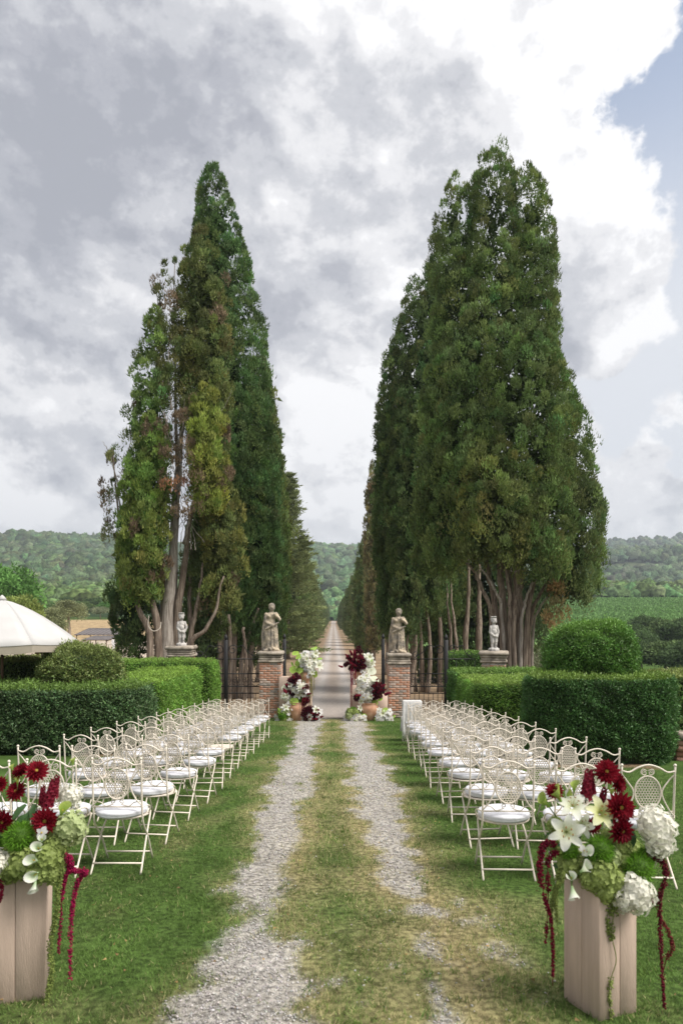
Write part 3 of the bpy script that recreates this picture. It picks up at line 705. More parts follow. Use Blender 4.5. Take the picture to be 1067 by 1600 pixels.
for m in protos: m.materials.append(M_cyp)
trunk_me.materials.append(M_bark)
def avenue_tree(x, y, kind, s, hs, label, rz):
    t = tree_root('avenue_tree', x, y, label, 'tree', 'trees lining the avenue'); t.rotation_euler.z = rz; t.scale = (s, s, hs)
    ob('trunk', trunk_me, None, t); ob('crown', protos[kind], None, t)
    return t
side = {-1: "on its parasol side", 1: "on its globe-hedge side"}
rr_ = np.random.default_rng(5)
sp = {-1: [(82, 1, 1.32, 1.12), (104, 0, .9, .86), (116, 1, .85, .95), (134, 0, 1.0, .78), (152, 1, .85, .85), (172, 0, 1.1, .8), (194, 1, .85, .85), (218, 0, 1.1, .82), (246, 0, 1.1, .8), (280, 1, .85, .85), (320, 0, 1.1, .85), (365, 0, 1.1, .85), (415, 0, 1.15, .85), (470, 0, 1.15, .85)],
      1: [(74, 2, .9, 1.0), (92, 0, .85, .93), (108, 0, .8, .90), (124, 1, .8, .80), (138, 0, 1.05, .88), (156, 0, 1.05, .8), (176, 1, .85, .8), (198, 0, 1.1, .8), (224, 0, 1.1, .82), (254, 1, .85, .8), (288, 0, 1.1, .8), (328, 0, 1.1, .82), (372, 0, 1.15, .8), (420, 0, 1.15, .82), (470, 0, 1.15, .82)]}
for sd in (-1, 1):
    for i, (y, kind, s, hs) in enumerate(sp[sd]):
        what = ('dark column cypress', 'loose tiered conifer', 'thin old cypress spire')[kind]
        avenue_tree(({(1, 0): 4.35, (1, 1): 4.6}.get((sd, i), sd * (5.5 + rr_.uniform(-.3, .3)) - (.0 if sd < 0 else .3))), y, kind, s, hs, f"{what} lining avenue {side[sd]}, {ordn[i]} tree beyond the gate group", rr_.uniform(0, 6.28))
# a low green tree closing the far end of the avenue

# ------------------------------------------------------------------ clipped hedges
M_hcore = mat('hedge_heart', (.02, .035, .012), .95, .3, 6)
M_hleaf = mat('box_leaf', GREEN, .5, .15, 2, 0, 60, .3, attr=True, trans=.22)
def round_poly(P, r, k=5):
    P = [np.array(p, float) for p in P]; out = []; n = len(P)
    for i in range(n):
        a, b, c = P[i - 1], P[i], P[(i + 1) % n]; rr = r[i] if np.ndim(r) else r
        u = (a - b) / np.linalg.norm(a - b); v = (c - b) / np.linalg.norm(c - b)
        rr = min(rr, .48 * np.linalg.norm(a - b), .48 * np.linalg.norm(c - b))
        p0, p1 = b + u * rr, b + v * rr
        for j in range(k + 1):
            t = j / k; out.append((1 - t) ** 2 * p0 + 2 * t * (1 - t) * b + t * t * p1)
    # densify the straight runs
    res = []
    for i in range(len(out)):
        a, b = out[i], out[(i + 1) % len(out)]; m = max(1, int(np.linalg.norm(b - a) / .3))
        for j in range(m): res.append(a + (b - a) * j / m)
    return np.array(res)
def hedge_skin(poly, ztop, depth_skirt=.0, top_in=.13, bow=.03):
    c = poly.mean(0); d = poly - c; n = len(poly); rings = []
    ln = np.linalg.norm(d, axis=1, keepdims=True)
    zt = ztop(poly[:, 0], poly[:, 1]) if callable(ztop) else np.full(n, float(ztop)); zg = gz(poly[:, 0], poly[:, 1])
    for f, ins in ((-.03, .10), (.12, .03), (.35, 0), (.6, -.015), (.82, -.01), (.93, .0)):
        q = c + d * (1 - ins / ln); rings.append(np.column_stack([q, zg + (zt - zg) * f]))
    for dz, ins in ((-.012, .05), (.0, top_in)):
        q = c + d * (1 - ins / ln); rings.append(np.column_stack([q, zt + dz]))
    for f in (.72, .45, .2, .02):
        q = c + d * (1 - top_in / ln) * f; z = ztop(q[:, 0], q[:, 1]) if callable(ztop) else zt
        rings.append(np.column_stack([q, np.broadcast_to(z, n) + .012]))
    V = np.concatenate(rings); m = len(rings)
    V[:, :2] += ((fbm(V[:, 0] * 1.7 + V[:, 2] * 2.3, V[:, 1] * 1.7 + V[:, 2], 3) - .5) * .11)[:, None]
    V[:, 2] += (fbm(V[:, 0] * 1.2 + 5, V[:, 1] * 1.2, 3) - .5) * .06
    Q = np.array([[i * n + j, i * n + (j + 1) % n, (i + 1) * n + (j + 1) % n, (i + 1) * n + j] for i in range(m - 1) for j in range(n)])
    return V, Q
def dome_skin(c, rx, ry, z0, z1, flat=.9):
    n = 44; rings = []
    for k in range(14):
        a = -.5 + (math.pi / 2 + .5) * k / 13.5; H = z1 - z0; zc = z0 + H * .40
        rr = math.cos(a) ** .85 if k < 14 else 0; zz = zc + (z1 - zc) * math.sin(a) if a > 0 else zc + (zc - z0) / math.sin(.5) * math.sin(a)
        th = np.arange(n) * 2 * math.pi / n
        rings.append(np.column_stack([c[0] + rx * rr * np.cos(th), c[1] + ry * rr * np.sin(th), np.full(n, zz)]))
    V = np.concatenate(rings); V += (unit(V - np.array((c[0], c[1], (z0 + z1) / 2))) * ((fbm(V[:, 0] * 2 + V[:, 2], V[:, 1] * 2 + V[:, 2] * 1.7, 3) - .5) * .22)[:, None])
    Q = np.array([[i * n + j, i * n + (j + 1) % n, (i + 1) * n + (j + 1) % n, (i + 1) * n + j] for i in range(13) for j in range(n)])
    return V, Q
def leaf_skin(V, Q, dens, L, W, tint, seed, fuzz=.03, toptint=None, twig=.04):
    r = np.random.default_rng(seed)
    a, b, c, d = (V[Q[:, i]] for i in range(4))
    N = np.cross(c - a, d - b); ar = np.linalg.norm(N, axis=1) / 2; N = unit(N)
    n = int(ar.sum() * dens); w_ = ar * np.where((N[:, 1] > .55), .35, 1) * np.where(N[:, 2] < -.3, .1, 1); n = int(w_.sum() * dens); f = r.choice(len(Q), n, p=w_ / w_.sum()); u, v = r.random((n, 1)), r.random((n, 1))
    P = (a[f] * (1 - u) + b[f] * u) * (1 - v) + (d[f] * (1 - u) + c[f] * u) * v; Nn = N[f]
    clus = fbm(P[:, 0] * 5 + P[:, 2] * 4.1, P[:, 1] * 5 + P[:, 2] * 3.3, 3)
    P = P + Nn * (r.normal(size=(n, 1)) * fuzz + (clus[:, None] - .52) * fuzz * 3.2 - .01)
    shoot = r.random(n) < .02; P = P + Nn * (shoot * r.uniform(.01, .06, n))[:, None]
    D = unit(Nn * .7 + r.normal(size=(n, 3)) * .75 + np.array((0, 0, .25)))
    Vv, T = leaf_tris(P, D, L * r.uniform(.6, 1.3, n), W * r.uniform(.7, 1.3, n), r)
    big = fbm(P[:, 0] * 1.1 + P[:, 2] + 4, P[:, 1] * 1.1 + P[:, 2] * .8, 3)
    c_ = np.array(tint) * 1.75 * (.45 + .65 * big[:, None] + .55 * clus[:, None]) * r.uniform(.7, 1.35, (n, 1)) * (1 + r.normal(size=(n, 3)) * .07)
    if toptint is not None:      # light from above put into the leaf colour of the upper side
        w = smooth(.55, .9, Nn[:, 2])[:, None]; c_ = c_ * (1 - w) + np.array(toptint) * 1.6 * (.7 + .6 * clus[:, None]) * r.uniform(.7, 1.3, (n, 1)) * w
    return np_mesh('foliage', Vv, T, np.repeat(np.clip(c_, .005, .6), 3, 0))
def hedge(name, V, Q, dens, L, W, tint, seed, label, cat='hedge', group=None, fuzz=.03, toptint=None):
    c = V.mean(0); c = Vector((c[0], c[1], V[:, 2].min())); V = V - np.array(tuple(c))
    N = np.zeros_like(V); cen = V.mean(0)
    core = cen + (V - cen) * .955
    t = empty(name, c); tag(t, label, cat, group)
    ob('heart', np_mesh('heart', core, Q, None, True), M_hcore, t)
    # leaf_skin noise is in world scale: fine in local space too
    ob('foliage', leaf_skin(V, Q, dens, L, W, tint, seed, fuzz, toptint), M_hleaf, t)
    return t
DG = (.050, .098, .030); BG = (.095, .175, .030); TG = (.13, .21, .035)
# parasol side: front block, the long one down the aisle, its taller return, the one behind the dome
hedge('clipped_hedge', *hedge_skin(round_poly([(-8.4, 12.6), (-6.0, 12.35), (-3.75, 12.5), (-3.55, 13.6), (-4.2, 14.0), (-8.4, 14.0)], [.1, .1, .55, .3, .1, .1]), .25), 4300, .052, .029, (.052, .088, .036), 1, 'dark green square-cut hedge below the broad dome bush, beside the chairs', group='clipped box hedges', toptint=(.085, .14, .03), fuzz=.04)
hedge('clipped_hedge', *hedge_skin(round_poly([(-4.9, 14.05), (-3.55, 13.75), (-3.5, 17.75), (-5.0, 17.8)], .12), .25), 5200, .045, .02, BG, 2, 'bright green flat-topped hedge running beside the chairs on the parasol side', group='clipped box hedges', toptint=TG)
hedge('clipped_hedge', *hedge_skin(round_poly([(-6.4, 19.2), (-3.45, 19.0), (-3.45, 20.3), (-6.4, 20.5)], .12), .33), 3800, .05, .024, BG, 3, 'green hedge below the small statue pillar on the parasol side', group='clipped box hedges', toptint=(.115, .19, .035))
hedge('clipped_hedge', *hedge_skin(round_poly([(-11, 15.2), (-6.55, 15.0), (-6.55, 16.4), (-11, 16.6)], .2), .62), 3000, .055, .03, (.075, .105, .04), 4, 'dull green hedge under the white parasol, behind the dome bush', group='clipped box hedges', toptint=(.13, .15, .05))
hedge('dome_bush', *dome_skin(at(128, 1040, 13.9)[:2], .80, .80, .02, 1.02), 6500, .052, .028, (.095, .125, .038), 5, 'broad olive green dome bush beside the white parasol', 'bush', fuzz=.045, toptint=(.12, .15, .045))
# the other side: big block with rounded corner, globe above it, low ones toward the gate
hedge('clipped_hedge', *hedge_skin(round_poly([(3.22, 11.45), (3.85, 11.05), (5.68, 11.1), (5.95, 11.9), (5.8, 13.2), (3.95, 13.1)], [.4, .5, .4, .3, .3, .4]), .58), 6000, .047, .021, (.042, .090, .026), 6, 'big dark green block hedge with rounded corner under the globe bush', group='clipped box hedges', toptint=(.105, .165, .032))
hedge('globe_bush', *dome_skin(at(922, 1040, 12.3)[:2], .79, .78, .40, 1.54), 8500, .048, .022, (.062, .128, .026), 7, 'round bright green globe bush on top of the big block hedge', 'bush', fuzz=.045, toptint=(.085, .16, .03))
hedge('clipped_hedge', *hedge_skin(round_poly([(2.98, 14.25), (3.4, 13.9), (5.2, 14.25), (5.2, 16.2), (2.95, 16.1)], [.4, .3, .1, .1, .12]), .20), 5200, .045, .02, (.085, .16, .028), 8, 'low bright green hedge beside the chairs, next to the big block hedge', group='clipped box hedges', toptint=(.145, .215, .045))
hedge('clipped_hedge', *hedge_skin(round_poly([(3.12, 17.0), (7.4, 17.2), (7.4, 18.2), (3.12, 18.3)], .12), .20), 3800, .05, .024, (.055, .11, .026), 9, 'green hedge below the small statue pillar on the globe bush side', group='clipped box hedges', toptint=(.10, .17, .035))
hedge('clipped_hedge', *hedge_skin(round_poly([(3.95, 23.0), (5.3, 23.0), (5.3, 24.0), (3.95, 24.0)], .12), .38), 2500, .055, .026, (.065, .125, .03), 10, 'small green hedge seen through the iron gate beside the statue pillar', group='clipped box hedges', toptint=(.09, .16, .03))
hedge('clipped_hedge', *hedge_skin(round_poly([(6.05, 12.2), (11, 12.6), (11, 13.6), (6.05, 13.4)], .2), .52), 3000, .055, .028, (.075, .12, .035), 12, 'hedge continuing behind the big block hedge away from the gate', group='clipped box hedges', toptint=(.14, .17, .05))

# ------------------------------------------------------------------ stone, brick, iron
M_brick = mat('old_brick', (.34, .17, .115), .95, .35, 2.2, .7, 60, .15, col2=(.40, .30, .25), detail=8, coord='Object')
M_bricks = [mat('old_brick_' + n, c, .95, .3, 9, .8, 90, .1, col2=c2, detail=8) for n, c, c2 in (('red', (.54, .26, .165), (.58, .40, .31)), ('pink', (.55, .39, .315), (.60, .51, .45)), ('brown', (.38, .26, .20), (.47, .38, .33)), ('ash', (.36, .32, .29), (.45, .38, .33)))]
M_mortar = mat('lime_mortar', (.40, .36, .31), .95, .2, 20, .5, 90, .1)
M_stone2 = mat('weathered_stone', (.19, .165, .135), .95, .3, 5, .9, 34, .1, col2=(.44, .385, .315), detail=9)
M_statue = mat('lichened_stone', (.19, .17, .145), .95, .3, 5, .9, 40, .1, col2=(.54, .45, .33), detail=9, lo=.40, hi=.66)
M_putto = mat('pale_carved_stone', (.36, .345, .325), .95, .2, 8, .6, 50, .1, col2=(.56, .53, .50), detail=8)
M_iron = mat('black_wrought_iron', (.012, .012, .013), .55, .3, 20, .3, 80, .4)
BL, BH, BD = .235, .062, .10
brick_me = []
for m in M_bricks:
    b = MB().box((-BL / 2, 0, 0), (BL / 2, BD, BH), bev=.008).mesh('brick'); b.materials.append(m); brick_me.append(b)
half_me = []
for m in M_bricks:
    b = MB().box((-BD / 2 + .003, 0, 0), (BD / 2, BD, BH), bev=.008).mesh('brick'); b.materials.append(m); half_me.append(b)
def pillar(name, x, y, w, zcap, label, seed, capw, slab=True, ground_drop=.1):
    """brick pillar: mortar core, single bricks on the faces, stone cap of stepped slabs"""
    g = gzf(x, y) - ground_drop; h = zcap - g; r = random.Random(seed)
    t = empty(name, (x, y, g)); tag(t, label, 'pillar', 'brick pillars with statues')
    cap0 = h - .36
    MB().box((-w / 2 + .012, -w / 2 + .012, 0), (w / 2 - .012, w / 2 - .012, cap0)).build('mortar_core', M_mortar, t)
    nrow = int(cap0 / (BH + .012)); per = w / 3
    for k in range(nrow):
        z = k * (BH + .012) + .004
        for f in range(4):
            rot = f * math.pi / 2; ca, sa = math.cos(rot), math.sin(rot)
            if f == 2: continue              # the face towards the avenue is hidden from the garden side
            n = 3; off = (k % 2) * per / 2
            for j in range(4):
                u = -w / 2 + j * per + off - per / 2
                a, b = max(u - per / 2, -w / 2 - .004 * r.random()), min(u + per / 2, w / 2 + .004 * r.random())
                if b - a < .05: continue
                c = (a + b) / 2; s = (b - a - .012) / BL
                me = r.choices(brick_me, (6, 4, 1, 1 + 6 * (k < 6)))[0]
                o = bpy.data.objects.new('brick', me)
                lx, ly = c, -w / 2 - .006 * r.random()
                o.location = (lx * ca - ly * sa, lx * sa + ly * ca, z); o.rotation_euler = (0, 0, rot); o.scale = (s, .6, r.uniform(.94, 1.03))
                link(o, t)
    c = capw / 2
    for nm, z0, z1, ww, bev in (('moulding', cap0, cap0 + .07, w / 2 + .05, .02), ('moulding', cap0 + .07, cap0 + .15, w / 2 + .02, .015), ('moulding', cap0 + .15, cap0 + .24, c - .05, .03), ('cap_slab', cap0 + .24, cap0 + .36, c, .03)):
        b = MB().box((-ww, -ww, z0 + .002), (ww, ww, z1), bev=bev, taper=1.0 if nm == 'moulding' else .97)
        b.build(nm, M_stone2, t)
    return t, zcap
GY = 22.0
pl, zl = pillar('gate_pillar', at(424, 1000, GY).x, GY, .70, at(424, 1017, GY).z, 'brick gate pillar carrying the draped statue with raised arm, parasol side', 1, .84)
pr, zr = pillar('gate_pillar', at(622, 1000, GY).x, GY, .68, at(622, 1020, GY).z, 'brick gate pillar carrying the statue, next to the cloth-draped chair', 2, .80)
sl, zsl = pillar('side_pillar', at(284, 1000, 22.4).x, 22.4, .74, at(284, 1009, 22.4).z, 'low brick pillar with small cherub statue in front of half-bare cypress', 3, .92)
sr, zsr = pillar('side_pillar', at(771, 1000, 21.4).x, 21.4, .74, at(771, 1017, 21.4).z, 'low brick pillar with small cherub statue in front of huge cypress', 4, .94)
sr.rotation_euler.z = R(-14)
# statues: one continuous body each, grown from a rough lay-out of limbs
def capsule(b, p, q, r0, r1, n=12):
    p = np.array(p, float); q = np.array(q, float); L = np.linalg.norm(q - p); u = (q - p) / (L + 1e-9); pts = []; rad = []
    for k in range(5): a = -math.pi / 2 * (1 - k / 4); pts.append(p + u * r0 * math.sin(a)); rad.append(max(r0 * math.cos(a), .002))
    for k in range(1, 5): t = k / 5; pts.append(p + (q - p) * t); rad.append(r0 + (r1 - r0) * t)
    for k in range(5): a = math.pi / 2 * k / 4; pts.append(q + u * r1 * math.sin(a)); rad.append(max(r1 * math.cos(a), .002))
    b.tube(pts, rad, n)
def ell(b, c, r, n=16):
    prof = [(max(math.cos(a), .003), math.sin(a) * r[2]) for a in np.linspace(-math.pi / 2, math.pi / 2, 11)]
    b.lathe(prof, n, c, sx=r[0], sy=r[1])
def figure(name, b, m, loc, label, voxel, rz=0):
    me = b.mesh(name); o = ob(name, me, m); o.location = loc; o.rotation_euler.z = rz
    md = o.modifiers.new('weld', 'REMESH'); md.mode = 'VOXEL'; md.voxel_size = voxel; md.use_smooth_shade = True
    sm = o.modifiers.new('soft', 'SMOOTH'); sm.iterations = 3; sm.factor = .5
    tx = bpy.data.textures.new(name + '_wear', 'CLOUDS'); tx.noise_scale = .07
    dp = o.modifiers.new('wear', 'DISPLACE'); dp.texture = tx; dp.strength = .03; dp.mid_level = .5
    tag(o, label, 'statue', 'garden statues'); return o
def statue_lady(loc, label, flip, seed):
    """draped standing figure, 1.5 m, one arm bent up to the shoulder, the other across the waist, drapery to the feet"""
    b = MB(); f = flip
    b.box((-.27, -.22, -.02), (.27, .22, .07), bev=.02)
    ell(b, (.02 * f, -.01, 1.375), (.098, .108, .128)); ell(b, (.02 * f, .035, 1.42), (.112, .11, .105))          # head, hair
    ell(b, (.02 * f, -.105, 1.375), (.018, .03, .03))                                                    # nose
    ell(b, (-.04 * f, .10, 1.38), (.05, .05, .05))
    capsule(b, (.01 * f, .01, 1.20), (.02 * f, .0, 1.33), .075, .065)
    ell(b, (0, 0, 1.10), (.175, .115, .15)); ell(b, (-.01 * f, 0, .95), (.145, .11, .16)); ell(b, (-.02 * f, 0, .80), (.185, .14, .15))
    ell(b, (-.07, -.09, 1.10), (.055, .05, .05)); ell(b, (.07, -.09, 1.10), (.055, .05, .05))
    capsule(b, (.16 * f, .0, 1.17), (.265 * f, -.02, 1.0), .066, .055); capsule(b, (.265 * f, -.02, 1.0), (.14 * f, -.13, 1.12), .052, .042); ell(b, (.11 * f, -.14, 1.16), (.05, .045, .055))
    capsule(b, (-.165 * f, .0, 1.16), (-.20 * f, -.03, .93), .064, .054); capsule(b, (-.20 * f, -.03, .93), (-.04 * f, -.15, .84), .05, .042); ell(b, (.0, -.16, .83), (.06, .045, .045))
    for k in range(4): capsule(b, (.02 * f + .02 * k * f, -.17, .82), (.05 * f + .018 * k * f, -.18, .76 + .01 * k), .014, .011, 6)
    capsule(b, (-.085, .0, .76), (-.10 * f - .02, -.05, .40), .12, .10); capsule(b, (-.10 * f - .02, -.05, .40), (-.09, .0, .08), .10, .10)
    capsule(b, (.085, .0, .76), (.075 * f + .02, -.03, .40), .12, .105); capsule(b, (.075 * f + .02, -.03, .40), (.10, .0, .08), .105, .11)
    r = random.Random(seed)
    for k in range(11):                                                                               # folds of the drapery
        a = -2.5 + k * .5; x0 = .16 * math.cos(a); y0 = .11 * math.sin(a)
        capsule(b, (x0, y0, .80 + r.uniform(-.06, .05)), (x0 * 1.35 + r.uniform(-.03, .03), y0 * 1.4, .06), .035, .05, 8)
    for k in range(6): capsule(b, (-.19 + .07 * k, -.14 - .02 * math.sin(k), .70 + .035 * k * f), (-.12 + .07 * k, -.16, .72 + .035 * k * f), .03, .03, 8)
    capsule(b, (-.17 * f, .05, 1.18), (-.26 * f, .06, .55), .045, .07); capsule(b, (-.26 * f, .06, .55), (-.22 * f, .02, .05), .07, .10)  # cloak
    ell(b, (-.06, -.19, .08), (.045, .09, .04)); ell(b, (.07, -.18, .08), (.045, .09, .04))
    return figure('statue', b, M_statue, loc, label, .017, rz=.12 * f)
def statue_putto(loc, label, flip, seed):
    """chubby child with a shallow basket on its head, one hand on the hip, weight on one leg"""
    b = MB(); f = flip
    b.lathe([(.19, -.02), (.20, .03), (.19, .08), (.16, .09)], 20)
    ell(b, (0, -.01, .92), (.10, .105, .105)); ell(b, (.0, -.105, .91), (.02, .028, .025)); ell(b, (-.045, -.085, .885), (.035, .03, .035)); ell(b, (.045, -.085, .885), (.035, .03, .035))
    for k in range(8): a = k * .8; ell(b, (.085 * math.cos(a), .085 * math.sin(a) + .02, .97), (.04, .04, .035))
    b.lathe([(.05, 1.0), (.085, 1.015), (.105, 1.035), (.11, 1.055), (.09, 1.06)], 18)
    capsule(b, (0, .0, .76), (0, 0, .85), .05, .05)
    ell(b, (0, 0, .70), (.125, .09, .11)); ell(b, (.0, -.02, .57), (.115, .105, .12)); ell(b, (.01 * f, 0, .48), (.13, .10, .09))
    capsule(b, (.125 * f, 0, .74), (.19 * f, .02, .58), .05, .045); capsule(b, (.19 * f, .02, .58), (.125 * f, -.05, .46), .042, .035); ell(b, (.11 * f, -.06, .45), (.035, .03, .04))
    capsule(b, (-.125 * f, 0, .74), (-.16 * f, -.02, .57), .05, .043); capsule(b, (-.16 * f, -.02, .57), (-.08 * f, -.11, .47), .04, .034); ell(b, (-.06 * f, -.12, .46), (.038, .034, .036))
    capsule(b, (-.065, 0, .46), (-.07, -.03, .27), .075, .058); capsule(b, (-.07, -.03, .27), (-.065, .01, .09), .055, .038)
    capsule(b, (.065, 0, .46), (.05, -.05, .28), .075, .058); capsule(b, (.05, -.05, .28), (.075, .0, .09), .055, .038)
    ell(b, (-.07, -.05, .09), (.035, .065, .03)); ell(b, (.085, -.06, .09), (.035, .065, .03))
    capsule(b, (-.11, -.07, .50), (.10, -.09, .44), .035, .04); capsule(b, (.10, -.07, .45), (.13, .02, .25), .04, .03); capsule(b, (.0, .09, .40), (.02, .09, .1), .06, .07)
    o = figure('statue', b, M_putto, loc, label, .012, rz=.25 * f); o.scale = (.86, .86, 1.04); return o
s1_ = statue_lady((pl.location.x, GY, zl), 'weathered draped stone statue with bent arm on the parasol-side gate pillar', 1, 1); s1_.scale = (1, 1, 1.03)
s2_ = statue_lady((pr.location.x, GY, zr), 'lichen-spotted draped stone statue on the gate pillar by the cloth-draped chair', 1, 2); s2_.rotation_euler.z = -.15; s2_.scale = (.98, .98, .96)
statue_putto((sl.location.x, 22.4, zsl), 'pale stone cherub with basket on its head before the half-bare cypress', 1, 1)
statue_putto((sr.location.x, 21.4, zsr), 'pale stone cherub with basket on its head before the huge cypress', 1, 2)
# low wall falling away from the side pillar
def low_wall():
    t = empty('low_wall', (sr.location.x + .4, 21.5, gzf(6, 21.5))); tag(t, 'low mossy stone garden wall curving away from the cherub pillar', 'wall')
    p0 = t.location; r = random.Random(4)
    pts = curve([(5.38, 21.4, .02), (5.9, 21.2, -.38), (6.6, 21.0, -.52), (8.0, 20.6, -.6), (10, 20.2, -.7)], 20)
    for i in range(len(pts) - 1):
        a, b = pts[i], pts[i + 1]; L = np.linalg.norm(b - a); ang = math.atan2(b[1] - a[1], b[0] - a[0]); c = (a + b) / 2
        o = MB().box((-L / 2 - .01, -.16, -.10), (L / 2 - .012, .16, 0), bev=.02).build('coping_stone', M_stone2, t, (c[0] - p0.x, c[1] - p0.y, c[2] - p0.z + r.uniform(-.01, .01)))
        o.rotation_euler = (0, -math.asin((b[2] - a[2]) / L), ang)
        hgt = c[2] - .1 - gzf(c[0], c[1]) + .1
        o = MB().box((-L / 2, -.12, -hgt), (L / 2, .12, .02)).build('wall_face', M_brick, t, (c[0] - p0.x, c[1] - p0.y, c[2] - p0.z - .1)); o.rotation_euler = (0, 0, ang)
low_wall()
def stone_edge(x, y, L, h, label, rz, seed):
    t = empty('stone_bench', (x, y, gzf(x, y) - .03), rz); tag(t, label, 'stone bench'); r = random.Random(seed)
    for k in range(2):
        MB().box((-L / 2 + k * L / 2 + .01, -.2, h), (k * L / 2 - .01, .22, h + .12), bev=.02).build('slab', M_stone2, t)
    for k in range(5):
        for j in range(int(h / .1)):
            MB().box((-L / 2 + k * L / 5 + .01, -.15 + r.uniform(-.02, .02), j * .1), (-L / 2 + (k + 1) * L / 5 - .005, .17, j * .1 + .095), bev=.015).build('stone', M_brick, t)
stone_edge(-6.95, 12.05, 1.2, .30, 'weathered stone bench against the dark hedge below the dome bush', .05, 1)
stone_edge(6.5, 11.75, 1.1, .40, 'low rough stone bench at the corner of the big block hedge', -.1, 2)

# wrought iron
def scroll(c, r, turns, a0, sgn, plane='xz', n=26):
    pts = []
    for k in range(n):
        t = k / (n - 1); a = a0 + sgn * turns * 2 * math.pi * t; rr = r * (1 - .78 * t)
        pts.append((c[0] + rr * math.cos(a), c[1], c[2] + rr * math.sin(a)))
    return pts
def fence_panel(x0, x1, y, label, post_x, flip, name='iron_fence'):
    g = gzf((x0 + x1) / 2, y); t = empty(name, (x0, y, g)); tag(t, label, 'fence', 'wrought iron fence and gate panels')
    W = x1 - x0; H = 1.92
    for z in (.12, .80, 1.02, 1.44, 1.92): MB().box((0, -.014, z - .016), (W, .014, z + .016)).build('rail', M_iron, t)
    px = post_x - x0; po = MB().box((px - .06, -.06, 0), (px + .06, .06, 2.55), bev=.01).build('post', M_iron, t); MB().lathe([(.02, 2.55), (.07, 2.6), (.05, 2.66), (.01, 2.74)], 8, (px, 0, 0)).build('finial', M_iron, po)
    n = max(4, int(W / .15)); pk = MB().tube([(0, 0, .02), (0, 0, 1.92)], .010, 5).mesh('picket'); pk.materials.append(M_iron); sh = MB().tube([(0, 0, .02), (0, 0, .80)], .010, 5).mesh('picket'); sh.materials.append(M_iron)
    for i in range(n + 1):
        ob('picket', pk if i % 2 == 0 else sh, None, t, (W * i / n, 0, 0))
    for i in range(0, n, 2):
        cx = W * (i + 1) / n
        for s in (-1, 1): MB().tube(scroll((cx + s * .065, 0, 1.23), .10, 1.2, math.pi / 2, s), .009, 5).build('scroll', M_iron, t)
        MB().tube([(cx - .13, 0, 1.1), (cx - .05, 0, 1.06), (cx, 0, 1.03), (cx + .05, 0, 1.06), (cx + .13, 0, 1.1)], .009, 5).build('scroll', M_iron, t)
    # crest: volutes either side of the post, sweeping down towards the pillars
    for s in (-1, 1):
        MB().tube(scroll((px + s * .22, 0, 2.22), .17, 1.3, math.pi / 2 * (1 - s) + .4 * s, s), .014, 6).build('volute', M_iron, po)
        e = W if s > 0 else 0
        if abs(e - px) > .5:
            MB().tube(curve([(px + s * .36, 0, 2.30), (px + s * .55, 0, 2.36), ((px + e) / 2 + s * .15, 0, 2.16), (e - s * .16, 0, 1.98)], 16), .014, 6).build('sweep', M_iron, t)
            MB().tube(scroll((e - s * .20, 0, 2.08), .12, 1.2, -math.pi / 2, s), .012, 6).build('volute', M_iron, t)
    return t
fence_panel(-4.55, -2.40, 22.05, 'black wrought iron fence panel between brick pillars, parasol side', -3.52, 1)
fence_panel(2.50, 4.62, 22.0, 'black wrought iron fence panel between brick pillars, globe bush side', 3.68, -1)
for sx, lab in ((-1, 'black wrought iron gate leaf standing open at the parasol-side gate pillar'), (1, 'black wrought iron gate leaf standing open by the cloth-draped chair pillar')):
    gl = fence_panel(0, 1.62, 0.0, lab, 1.5, 1, 'gate_leaf'); gl['category'] = 'gate'
    gl.location = (sx * 1.64 + (.02 if sx > 0 else 0), 22.45, gzf(1.6, 22.6)); gl.rotation_euler.z = R(90 - sx * 4)

